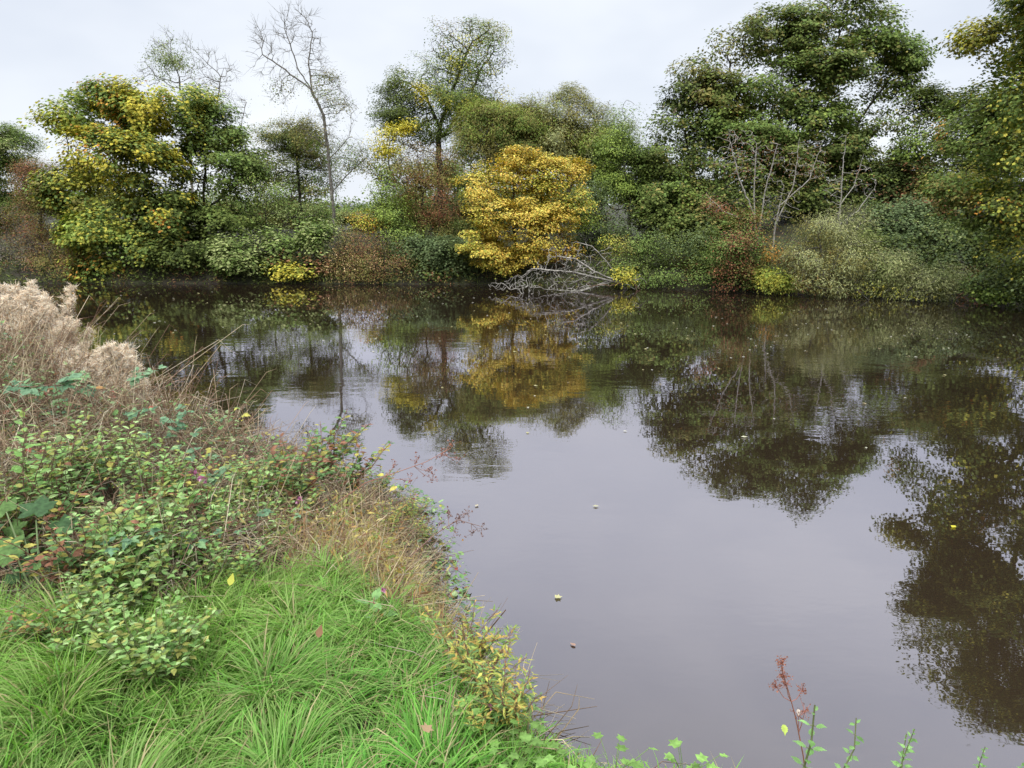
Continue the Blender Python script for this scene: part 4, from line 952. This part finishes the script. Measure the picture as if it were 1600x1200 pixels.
clusters = [
 ('pale green nettle in the clump at the left picture edge beside the brown stems', 1, [(20,690,.55),(60,715,.5),(35,745,.45),(5,730,.5),(90,700,.5)]),
 ('green nettle in the patch below the seeding fluff heads', 1, [(130,655,.55),(165,670,.5),(215,680,.5),(180,640,.55),(240,700,.45),(120,700,.45)]),
 ('tall nettle standing among the withered stems under the seed fluff', 1, [(75,660,.6),(150,640,.6),(10,670,.65),(215,660,.5),(270,690,.45)]),
 ('bright nettle in the middle patch of the left bank above the big lobed leaves', 0, [(190,760,.34),(215,790,.34),(185,800,.34),(240,770,.34),(235,820,.32),(200,835,.32),(160,790,.32),(265,795,.3)]),
 ('nettle in the patch spilling over the top edge of the long grass', 0, [(225,945,.28),(255,965,.28),(205,975,.26),(240,990,.24),(275,940,.26)]),
 ('nettle in the low patch right of the big lobed leaves', 0, [(150,860,.3),(180,880,.3),(215,870,.3),(130,905,.28),(160,930,.26),(185,850,.3),(120,950,.24)]),
 ('nettle in the leafy patch by the pink flowers', 0, [(340,760,.3),(370,745,.3),(310,775,.3),(335,795,.28),(385,770,.28),(300,725,.34),(345,725,.34)]),
 ('small nettle scattered in the dead stems right of the pink flowers', 0, [(420,770,.26),(445,745,.28),(400,725,.3),(430,725,.3),(470,770,.25),(400,800,.24),(350,840,.24),(440,820,.22),(515,795,.2),(300,850,.25),(380,860,.2)]),
]
for lab, kind, pts_ in clusters:
    for px, py, h in pts_:
        (tall_nettle if kind else nettle).put(top_base(px, py, h), lab, 'nettle', lab.replace('nettle in', 'nettles in').replace('small nettle', 'small nettles'), sc=h / (.62 if kind else .34) * rng.uniform(.9, 1.1))
# green leafy mound at the tip of the bank
creeper = Kit('bramble_bush', 3, lambda i: leafy_stems('b', 11, .36, .034, .26, [(.10,.19,.06),(.14,.25,.08),(.19,.30,.10),(.38,.34,.08),(.30,.14,.08)], 'toothed', .026, (.22,.12,.08), whorl=3, bare=.1))
for (px, py, h), lab in zip([(497,684,.40),(540,722,.33),(455,722,.33),(590,748,.2),(415,735,.26)],
    ['tallest leafy green bramble bush on the tip of the near bank', 'dark green bramble bush right of the tallest one on the bank tip', 'leafy green bramble bush left of the tallest one on the bank tip',
     'low bramble bush trailing to the water by the red stalks', 'small bramble bush between the nettles and the bank tip bushes']):
    creeper.put(top_base(px, py, h), lab, 'bush', 'bramble bushes on the bank tip', sc=h / .36 * 1.35)
# yellowing waterside herbs
herb = Kit('loosestrife', 5, lambda i: leafy_stems('l', 8, .40, .040, .17, [(.30,.38,.09),(.22,.34,.10),(.46,.44,.10),(.52,.36,.10),(.17,.28,.10)], 'lance', .018, (.26,.14,.09), droop=.1, whorl=3, bare=.15))
for i_, (px, py, h) in enumerate([(95,700,.42),(235,740,.35),(280,745,.33),(60,770,.38),(320,810,.25),(120,810,.35),(30,960,.2),(90,940,.22)]):
    creeper.put(top_base(px, py, h), 'small leaved reddish stemmed bramble sprawling among the nettles at the left', 'bush', 'small brambles among the nettles', sc=h / .36)
for (px, py, h), lab in zip([(690,745,.30),(640,760,.30),(655,800,.25),(700,815,.22),(735,885,.34),(725,960,.30),(745,1000,.28),(770,1035,.30),(800,1050,.26),(760,1075,.2),(600,790,.25),(710,905,.28),(545,770,.25)],
    ['yellow leaved waterside herb just below the red seed stalks','yellowish herb at the upper end of the straw fringe','yellow green herb between straw and water below the first seed stalk','yellow tinged herb beside the small brown seed heads',
     'slender green herb standing out over the water beyond the straw','herb with browned leaves at the lower end of the straw','yellow green herb right above the dark snapped twig','bushy yellow green herb over the water below the dark twig',
     'outermost pale herb leaning over the open water','low herb at the water under the bushy yellow green one','yellow herb inside the top of the straw patch','herb in front of the slender green one on the lip','herb left of the straw patch under the bank tip bushes']):
    herb.put(top_base(px, py, h), lab, 'herb', 'waterside herbs along the lip of the bank', sc=h / .40, tilt=(0, .15))
# broad leaved low plants
def broad(i):
    sm, lm = MB(), MB()
    for j in range(16):
        a = rng.uniform(0, 6.28); r = rng.uniform(.02, .13); hh = rng.uniform(.06, .16)
        q = np.array([math.cos(a) * r, math.sin(a) * r, hh]); polytube(sm, [(0, 0, 0), q * [.5, .5, .7], q], .0016, .001, 3, (.2,.3,.1))
        leaves(lm, q[None], np.array([[math.cos(a), math.sin(a), -.1]]), np.array([[0, 0, 1.]]) + rng.normal(size=(1, 3)) * .2, rng.uniform(.03, .05), np.array([[.21,.36,.09]]) * rng.uniform(.8, 1.25), 'lobed')
    return sm, lm
buttercup = Kit('buttercup_plant', 3, broad)
for (px, py, h), lab in zip([(760,1150,.12),(800,1160,.12),(740,1120,.1),(860,1185,.12),(960,1192,.12),(1070,1198,.1),(540,1020,.0)],
    ['light green lobed leaves at the grass edge under the lowest herbs','light green leaf tuft right of the one under the lowest herbs','small leaf tuft closest to the dark hollow in the grass edge','leaf tuft where the grass edge meets the bottom of the picture',
     'leaf tuft at the bottom edge left of the rust brown seed head','rightmost small leaf tuft on the lower grass lip','']):
    if lab: buttercup.put(top_base(px, py, h), lab, 'plant', 'broad leaved tufts on the grass lip')
# tall stems at the bottom right
climb = Kit('nettle', 3, lambda i: leafy_stems('c', 1, .50, .017, .05, [(.18,.34,.10),(.22,.38,.13)], 'toothed', .021, (.2,.22,.1), bare=.1))
for (px, py, h), lab in zip([(1268,1052,.50),(1327,1120,.36),(1400,1160,.28),(1425,1150,.30),(1592,1150,.30),(1522,1180,.22)],
    ['thin green nettle stem twined beside the rust brown seed head','single green nettle stem right of the rust brown seed head','left stem of the nettle pair at the bottom edge','right stem of the nettle pair at the bottom edge','nettle at the bottom right corner','short nettle left of the bottom right corner']):
    p = A(px, py, .78 + h); gg = gz(p[0], p[1]); h = p[2] - gg + .02; climb.put(np.array([p[0], p[1], gg]), lab, 'nettle', 'thin nettle stems along the bottom edge', sc=h / .42)
# big lobed hogweed leaves
th = np.linspace(-math.pi, math.pi, 31)[:-1]
def big_leaf_template():
    rr = .46 + .075 * np.cos(5 * th) + .03 * np.cos(15 * th) - .14 * (np.abs(th) > 2.9)
    v = [[.42, 0, -.02]] + [[.42 + rr[k] * math.cos(th[k]), rr[k] * math.sin(th[k]), -.10 * abs(math.sin(2.5 * th[k])) - .10 * rr[k]] for k in range(30)]
    return np.array(v), [[0, k + 1, (k + 1) % 30 + 1] for k in range(30)]
LEAF['big'] = big_leaf_template()
hb = top_base(45, 850, .3); hog = plant_obj('hogweed', 'broad lobed dark green leaves low at the left picture edge', 'plant', hb)
sm, lm = MB(), MB()
for (px, py, z, s, tone) in [(60,815,1.12,.24,0),(15,858,1.08,.23,1),(95,838,1.05,.19,0),(10,800,1.14,.20,1),(110,868,1.0,.15,0),(60,885,.98,.17,0),(25,905,.95,.13,0),(-30,830,1.1,.24,0),(35,830,1.05,.16,1)]:
    s *= .6; q = A(px, py, z); d = q - hb; d[2] = -.1
    d = d / (np.linalg.norm(d) + 1e-6) + rng.normal(size=3) * .3
    leaves(lm, (q - d * s * .4)[None], d[None], np.array([[.05, -.45, 1.]]) + rng.normal(size=(1, 3)) * .18, s, np.array([[.06,.12,.045]]) if not tone else np.array([[.12,.21,.06]]), 'big')
    polytube(sm, [hb, hb * .5 + q * .5 + [0, 0, .03], q - d * s * .1], .006, .003, 5, (.2,.26,.12))
sm.build('stem', M_DRY, hog); lm.build('foliage', M_NEAR, hog)
# seeding fluff
M_FLUFF = leaf_mat('seed fluff', rough=.9, trans=.5, gain=1.06, spec=.1)
def fluff(label, cx, cy, D, blobs, nst):
    c0 = at(cx, cy, D); b0 = np.array([c0[0], c0[1], gz(c0[0], c0[1])])
    root = plant_obj('willowherb', label, 'plant', b0, None)
    st, fl = MB(), MB()
    for (px, py, r, dd) in blobs:
        c = at(px, py, D + dd); m = r * D / 1080
        for j in range(nst):
            t_ = c + rng.normal(size=3) * m * np.array([.65, .6, .42])
            f0 = b0 + np.array([rng.normal() * .2 + (c[0] - b0[0]) * .7, rng.normal() * .15, 0])
            mid = (f0 + t_) / 2 + rng.normal(size=3) * .05
            polytube(st, [f0, mid, t_], .003, .0012, 4, (.30,.19,.12))
            ax = np.array([rng.normal() * .35 + .15, rng.normal() * .3, 1.]); ax /= np.linalg.norm(ax); PL = rng.uniform(.10, .19)
            for u0 in np.linspace(0, 1, 11):        # one plume: short branches up the stem, curled seed hair on each
                s0 = t_ + ax * PL * (u0 - .4)
                dr = rand_unit(1)[0] * [1, 1, .3] + [0, 0, .55]; dr /= np.linalg.norm(dr)
                e = s0 + dr * PL * (.50 - .36 * u0) * rng.uniform(.6, 1.2)
                tubes(st, [s0], [e], .0009, .0006, 3, (.52,.40,.28))
                q = 34; u_ = rng.uniform(.1, 1.05, (q, 1)); Q = s0 * (1 - u_) + e * u_ + rng.normal(size=(q, 3)) * .007
                d1 = rand_unit(q) * .9 + dr * .5; ln = rng.uniform(.008, .024, (q, 1)); M_ = Q + d1 * ln
                d2 = d1 + rand_unit(q) * 1.1 - [0, 0, .3]; cc = pick([(.90,.83,.72),(.84,.76,.63),(.93,.89,.80),(.70,.57,.44)], q)
                tubes(fl, Q, M_, .0015, .0013, 3, cc); tubes(fl, M_, M_ + d2 * ln * .8, .0013, .0007, 3, cc)
            tubes(st, [t_ - ax * PL * .4], [t_ + ax * PL * .6], .0013, .0006, 3, (.42,.30,.20))
    st.build('stem', M_DRY, root); fl.build('seed_fluff', M_FLUFF, root)
fluff('tall mass of pale pinkish seed fluff at the left picture edge', 50, 530, 6.0, [(20,500,42,0),(70,492,40,.1),(100,515,28,.1),(40,545,45,-.1),(-30,520,50,0),(85,555,30,0),(10,580,36,0),(30,475,28,.2),(-80,560,60,.3)], 16)
fluff('smaller pale pink seed fluff head leaning out over the water', 175, 600, 5.3, [(165,590,26,0),(190,580,22,0),(150,605,24,0),(205,612,22,0),(185,565,14,0),(120,570,18,.1),(140,590,20,0)], 11)
# bramble canes with three-part leaves
def bramble(label, path, leafat, cols, ls=.07, r=.004, buds=False):
    pts = [A(*p) for p in path]
    b0 = pts[0].copy(); root = plant_obj('bramble_cane', label, 'bramble', b0, None)
    # smooth path
    tt = np.linspace(0, len(pts) - 1, 8 * (len(pts) - 1) + 1); P_ = np.array(pts)
    cu = []
    for t_ in tt:
        i = min(int(t_), len(pts) - 2); f = t_ - i
        p0, p1, p2, p3 = P_[max(i - 1, 0)], P_[i], P_[i + 1], P_[min(i + 2, len(pts) - 1)]
        cu.append(.5 * ((2 * p1) + (-p0 + p2) * f + (2 * p0 - 5 * p1 + 4 * p2 - p3) * f ** 2 + (-p0 + 3 * p1 - 3 * p2 + p3) * f ** 3))
    cu = np.array(cu); sm, lm = MB(), MB()
    polytube(sm, cu, r, r * .45, 6, (.15,.075,.06))
    n = int(len(cu) * leafat[1])
    for j in range(n):
        k = int(rng.uniform(leafat[0], .99) * (len(cu) - 1)); q = cu[k]; a = rng.uniform(0, 6.28)
        d = np.array([math.cos(a), math.sin(a), rng.uniform(-.2, .35)]); e = q + d * rng.uniform(.03, .07)
        tubes(sm, [q], [e], .0014, .001, 3, (.2,.18,.09))
        s = ls * rng.uniform(.6, 1.2)
        for w_, sc_ in ((0, 1), (1.25, .8), (-1.25, .8)):
            a2 = a + w_; dd = np.array([[math.cos(a2), math.sin(a2), -.25]])
            leaves(lm, e[None], dd, np.array([[0, -.25, 1.]]) + rng.normal(size=(1, 3)) * .25, s * sc_, np.array(cols)[[rng.integers(0, len(cols))]] * rng.uniform(.85, 1.15), 'toothed')
    sm.build('stem', M_TWIG, root); lm.build('foliage', M_NEAR, root)
BG = [(.13,.24,.13),(.17,.29,.16),(.10,.19,.10),(.20,.33,.15)]
bramble('dark bramble cane slanting down right of the smaller fluff head', [(360,765,.85),(330,730,.95),(290,690,1.05),(240,655,1.15),(205,640,1.2)], (.15,.55), BG)
bramble('bramble cane crossing in front of the tall fluff at the left edge', [(-60,620,1.2),(0,605,1.35),(50,604,1.4),(110,602,1.35),(140,610,1.25)], (.1,.6), BG, ls=.085)
bramble('thin bare tipped bramble shoot rising over the water right of the slanting cane', [(330,720,.9),(342,690,1.0),(362,660,1.1),(385,632,1.2)], (.05,.28), [(.25,.36,.12),(.45,.42,.1),(.2,.3,.14)], ls=.045, r=.0025)
bramble('leafy bramble shoot arching out over the water below the smaller fluff head', [(240,700,.95),(262,665,1.1),(285,640,1.15),(300,668,1.05),(325,665,1.05)], (.1,.5), BG, ls=.055)
bramble('bramble shoot sticking out to the right at the height of the smaller fluff head', [(150,640,1.1),(190,605,1.25),(220,585,1.3),(245,575,1.3)], (.4,.5), [(.2,.32,.17),(.15,.27,.14)], ls=.06)
bramble('long reddish bramble runner lying across the dead stems in the middle of the bank', [(220,860,.95),(290,850,.98),(340,835,.98),(420,812,.95),(500,800,.9)], (.1,.35), BG, ls=.05)
bramble('bramble cane at the inner bank between the nettle patches', [(110,880,.95),(180,850,1.1),(240,830,1.12),(300,845,1.0)], (.1,.6), BG, ls=.05)
bramble('short bramble spray low beside the fluff at the left edge', [(40,660,1.1),(70,625,1.25),(110,600,1.3),(130,585,1.3)], (.3,.7), [(.2,.35,.15),(.16,.28,.12)], ls=.06)
# seed stalks
def seed_stalk(name, label, path, heads, headc, stemc, hr=.018, r=.0028, leafs=None):
    pts = np.array([A(*p) for p in path]); root = plant_obj(name, label, 'seed stalk', pts[0])
    sm, lm = MB(), MB()
    polytube(sm, pts, r, r * .5, 5, stemc)
    for (px, py, z, cnt) in heads:
        q = A(px, py, z); j = ((pts - q) ** 2).sum(1).argmin(); j = max(0, j - 1)
        s0 = pts[j] * .4 + pts[min(j + 1, len(pts) - 1)] * .6
        polytube(sm, [s0, (s0 + q) / 2 + [0, 0, -.01], q], r * .6, r * .35, 4, stemc)
        hm = MB()
        for _ in range(cnt):
            t_ = q + rng.normal(size=3) * hr * np.array([1, 1, 1.1]); tubes(hm, [q - [0, 0, hr * .6]], [t_], .0007, .0006, 3, stemc)
            d = rand_unit(4) + [0, 0, .3]
            leaves(hm, t_ + rng.normal(size=(4, 3)) * .002, d, rand_unit(4), hr * .55, pick(headc, 4), 'oval')
        hm.build('seed_head', M_DRY, root)
    for (px, py, z, s, c) in (leafs or []):
        q = A(px, py, z); leaves(lm, q[None], rand_unit(1), np.array([[0, -.4, 1.]]), s, np.array([c]), 'toothed')
    sm.build('stem', M_DRY, root); pass
    if leafs: lm.build('foliage', M_NEAR, root)
RD = [(.26,.09,.05),(.34,.14,.08),(.20,.07,.045)]
seed_stalk('meadowsweet_stalk', 'rust brown seed head on a tall thin reddish stalk at the bottom right', [(1262,1235,.78),(1255,1180,.93),(1243,1120,1.08),(1232,1080,1.18),(1220,1040,1.28)],
   [(1222,1035,1.29,22),(1222,1055,1.24,16),(1213,1072,1.19,16),(1228,1068,1.2,16),(1254,1078,1.17,14),(1258,1110,1.1,12),(1248,1113,1.09,8)], RD, (.40,.17,.13), hr=.0085, r=.0022, leafs=[(1225,1132,1.05,.03,(.4,.5,.1)),(1248,1108,1.1,.02,(.5,.42,.35))])
seed_stalk('dock_stalk', 'long reddish stalk leaning right over the water with red brown seed tufts', [(520,790,.85),(570,755,.98),(620,738,1.05),(665,722,1.1),(705,700,1.15)],
   [(705,692,1.16,10),(690,710,1.12,12),(718,716,1.1,8),(670,735,1.05,12),(650,720,1.1,10),(640,748,1.02,10),(615,728,1.05,8),(675,748,1.0,10)], RD, (.36,.18,.13), hr=.017, leafs=[(600,742,1.05,.04,(.55,.5,.1)),(620,760,1.0,.05,(.6,.5,.12))])
seed_stalk('dock_stalk', 'brown seed stalk reaching furthest right over the water in mid bank', [(640,870,.8),(680,835,.88),(715,812,.92),(750,822,.88)],
   [(700,800,.95,12),(718,806,.92,12),(730,800,.94,10),(752,826,.86,8),(738,830,.86,10),(710,828,.88,12),(690,815,.92,12)], [(.20,.10,.08),(.26,.15,.11),(.15,.08,.06)], (.25,.15,.12), hr=.016)
seed_stalk('dock_stalk', 'short withered brown stalk at the lip just above the dark twig', [(720,1060,.78),(728,1010,.9),(722,975,.98)],
   [(722,970,.99,10),(735,990,.95,10),(715,995,.93,10)], [(.16,.08,.05),(.24,.13,.08)], (.16,.09,.06), hr=.012)
def twig(label, path, r):
    mb_ = MB(); polytube(mb_, [A(*p) for p in path], r, r * .6, 6, (.09,.055,.04)); o = mb_.build('twig', M_TWIG, origin=A(*path[0])); tag(o, label, 'twig')
twig('dark snapped twig pointing up right over the water', [(735,1030,.72),(758,992,.82),(790,953,.95)], .0035)
twig('short brown twig below the bushy yellow green herb pointing right', [(785,1112,.70),(815,1100,.74),(846,1087,.8)], .0028)
twig('reddish twig crossing behind the dark snapped one', [(750,1045,.70),(765,1010,.78),(782,985,.86)], .0028)
# balsam with pink flowers
for (px, py, h), lab in zip([(315,750,.34),(303,742,.30),(470,785,.25),(591,926,.20),(765,1112,.14)],
    ['pink flowered balsam among the nettles left of the bank tip','paler pink balsam just left of the pink flowered one','pink flowered balsam in the dead stems under the bank tip bushes','tiny pink flower at the upper right edge of the grass','tiny magenta flower low over the water under the herbs']):
    b0 = top_base(px, py, h); root = plant_obj('balsam', lab, 'flower', b0, 'pink balsam flowers on the bank')
    sm, lm = leafy_stems('p', 1, h, .05, .02, [(.2,.35,.12)], 'nettle', .05, (.3,.12,.1), whorl=3, bare=.4)
    fm = MB(); top = np.array([0, 0, h])
    for _ in range(3 if h > .22 else 1):
        c = top + rng.normal(size=3) * [.009, .009, .007]
        k = 9; leaves(fm, np.tile(c, (k, 1)), rand_unit(k) + [0, -.5, .3], rand_unit(k), .022 if h > .2 else .016, pick([(.56,.24,.38),(.66,.38,.50),(.42,.14,.27)], k), 'oval')
    for mb_, nm, mt in ((sm, 'stem', M_DRY), (lm, 'foliage', M_NEAR), (fm, 'flower_head', M_NEAR)):
        o = mb_.build(nm, mt, None, origin=(0, 0, 0)); o.parent = root

# ---- leaves floating on the river and lying on the grass
def leaf_mesh(shape, col, curl=0):
    mb_ = MB(); T, f = LEAF[shape]
    leaves(mb_, np.array([[-.5, 0, 0.]]), np.array([[1., 0, 0]]), np.array([[0, 0, 1.]]), 1.0, np.array([col]), shape)
    v = mb_.v[0]; v[:, 2] = np.abs(v[:, 1]) * .25 + np.abs(v[:, 0]) * .1 * curl; return mb_
float_p = []
for shp, col in (('oval', (.50,.48,.36)), ('lobed', (.46,.42,.20)), ('nettle', (.34,.28,.16)), ('oval', (.60,.57,.46))):
    mb_ = leaf_mesh(shp, col); me = mesh_from(np.concatenate(mb_.v), np.concatenate(mb_.c), np.concatenate(mb_.l), np.concatenate(mb_.k), name='floating_leaf'); me.materials.append(M_NEAR); float_p.append(me)
def float_leaf(px, py, size, me, label, group=None, z=.006):
    p = A(px, py, z)
    o = bpy.data.objects.new('floating_leaf', me); COL.objects.link(o); o.location = p; s = size
    o.scale = (s, s, s); o.rotation_euler = (0, 0, rng.uniform(0, 6.28)); tag(o, label, 'leaf', group); return o
nf = 0
while nf < 250:
    px = rng.uniform(140, 1600); py = 452 + rng.exponential(42) + (rng.uniform(0, 60) if px > 1000 else 0) + max(0, px - 1000) * .035
    if px < 420 and rng.uniform() < .1: continue
    if px < 600 and py > 560 or py > 700: continue
    p = A(px, py, 0)
    if pl_dist(np.array([p[:2]]), FAR)[0] > -.25: continue
    far_ = py < 520
    float_leaf(px, py, rng.uniform(.035, .075), float_p[rng.integers(0, 4)],
               'small pale fallen leaf drifting among many others near the far bank' if far_ else 'small pale fallen leaf drifting alone on the tree reflections in mid river',
               'fallen leaves drifting near the far bank' if far_ else 'fallen leaves drifting in mid river'); nf += 1
def one_leaf(shape, col, px, py, size, label, rz=0, z=.006, name='floating_leaf', tilt=(0, 0)):
    mb_ = leaf_mesh(shape, col, 1); p = A(px, py, z); o = mb_.build(name, M_NEAR, None, origin=(0, 0, 0)); o.location = p
    o.scale = (size,) * 3; o.rotation_euler = (tilt[0], tilt[1], rz); tag(o, label, 'leaf')
one_leaf('lobed', (.55,.52,.26), 873, 933, .052, 'pale yellow lobed leaf floating alone on the smooth foreground water', .2)
one_leaf('nettle', (.42,.27,.2), 895, 1007, .040, 'small pinkish brown leaf floating nearest the camera', 2.4)
one_leaf('oval', (.50,.47,.3), 931, 791, .055, 'small pale leaf floating alone in the middle of the sky reflection')
one_leaf('oval', (.62,.56,.05), 1490, 823, .06, 'bright yellow leaf floating on the dark reflection at the right', .6)
one_leaf('oval', (.58,.55,.38), 1163 , 683, .08, 'pale leaf floating at the tip of the sycamore reflection')
one_leaf('oval', (.48,.42,.3), 745, 790, .05, 'pale sliver of leaf floating just beyond the brown seed stalk', 1.2)
one_leaf('lobed', (.42,.28,.16), 668, 1138, .04, 'tan dead leaf lying on the grass near the dark hollow', 1, z=.98, name='fallen_leaf', tilt=(.3, .2))
one_leaf('nettle', (.28,.15,.08), 500, 986, .045, 'brown curled leaf standing in the grass', 1.3, z=.98, name='fallen_leaf', tilt=(.2, -.9))
one_leaf('nettle', (.55,.55,.1), 362, 905, .05, 'yellow leaf upright at the top edge of the grass', 1.3, z=.98, name='fallen_leaf', tilt=(.2, -1.0))

# ---- far beyond the gap: pale houses and a wooded rise
def mbox(mb_, c, s, yaw=0):
    x, y, z = np.array(s) / 2
    v = np.array([(-x,-y,-z),(x,-y,-z),(x,y,-z),(-x,y,-z),(-x,-y,z),(x,-y,z),(x,y,z),(-x,y,z)]); cy, sy = math.cos(yaw), math.sin(yaw)
    v = v @ np.array([[cy, sy, 0], [-sy, cy, 0], [0, 0, 1]]) + np.array(c)
    mb_.add(v, [4] * 6, [0,3,2,1,4,5,6,7,0,1,5,4,1,2,6,5,2,3,7,6,3,0,4,7])
def plain(name, c, rough=.8):
    m, t, b = mat(name); n = t.nodes.new('ShaderNodeTexNoise'); n.inputs['Scale'].default_value = 3
    r = t.nodes.new('ShaderNodeMixRGB'); r.inputs[1].default_value = (*[a * .8 for a in c], 1); r.inputs[2].default_value = (*c, 1)
    t.links.new(n.outputs['Fac'], r.inputs[0]); t.links.new(r.outputs[0], b.inputs['Base Color']); b.inputs['Roughness'].default_value = rough; return m
M_WALL, M_ROOF, M_WIN = plain('pale render', (.7,.68,.64)), plain('slate roof', (.16,.16,.18)), plain('dark window glass', (.03,.035,.04), .2)
for (px, D, w, lab) in ((538, 300, 14, 'far pale house with grey roof left in the gap between the trees'), (564, 320, 16, 'far pale house with grey roof right in the gap between the trees'), (398, 310, 15, 'far pale house glimpsed behind the slender tree')):
    p = at(px, 325, D); g0 = gz(p[0], D); root = plant_obj('house', lab, 'house', (p[0], D, g0), 'pale houses far beyond the river')
    wl, rf = MB(), MB(); hh = 2.5 - g0 if g0 < 1 else 2.2
    mbox(wl, (p[0], D, g0 + hh / 2), (w, 7, hh)); x0, x1 = p[0] - w / 2 - .3, p[0] + w / 2 + .3; zb = g0 + hh + .002; zt = zb + 1.8
    rf.add([(x0,D-3.9,zb),(x1,D-3.9,zb),(x1,D+3.9,zb),(x0,D+3.9,zb),(x0,D,zt),(x1,D,zt)], [4,4,3,3,4], [0,1,5,4, 2,3,4,5, 0,4,3, 1,2,5, 0,3,2,1])
    wl.build('wall', M_WALL, root); rf.build('roof', M_ROOF, root)
    for k_ in range(3):
        wm = MB(); mbox(wm, (p[0] + (k_ - 1) * w * .3, D - 3.52, g0 + hh * .55), (1.2, .06, 1.0)); wm.build('window', M_WIN, root)
# far-off wood as one mass of crowns
mb = MB()
X = rng.uniform(-260, 260, 900); Y = rng.uniform(230, 330, 900)
k = 70; c = np.c_[X, Y, ground_z(np.c_[X, Y]) + rng.uniform(2, 7, 900) * (.6 + .35 * NZ(np.c_[X, Y, Y * 0], .02))]
P = np.repeat(c, k, 0) + rng.normal(size=(900 * k, 3)) * [2.6, 2.6, 1.9]
leaves(mb, P, rand_unit(len(P)), rand_unit(len(P)) + [0, -.3, .8], rng.uniform(.7, 1.5, len(P)), pal_cols([('green',2),('blue',2),('mid',1)], P * .05), 'oval')
tag(mb.build('distant_wood', M_LEAF, origin=(0, 0, 0)), 'distant wood seen as one dark green mass beyond the field', 'wood', kind='stuff')
# rough hedge bank and scrub on top of the far bank
mb = MB()
n = 420000; P = np.c_[rng.uniform(-30, 24, n), rng.uniform(16, 32, n)]
d = pl_dist(P, FAR); P = P[(d > -.12) & (rng.uniform(0, 1, n) < np.exp(-d * .45))]; n = len(P)
P3 = np.c_[P, np.zeros(n)]; z = ground_z(P) + rng.uniform(0, 1, n) ** 1.5 * (.35 + .25 * NZ(P3, .6)).clip(.1, 1)
leaves(mb, np.c_[P, z], rand_unit(n), rand_unit(n) * .8 + [0, 0, 1], rng.uniform(.07, .15, n), pal_cols([('dark',2),('green',2),('olive',1),('brown',1)], P3), 'lance')
tag(mb.build('bank_undergrowth', M_LEAF, origin=(0, 0, 0)), 'low ivy and weeds covering the ground of the far bank', 'undergrowth', kind='stuff')
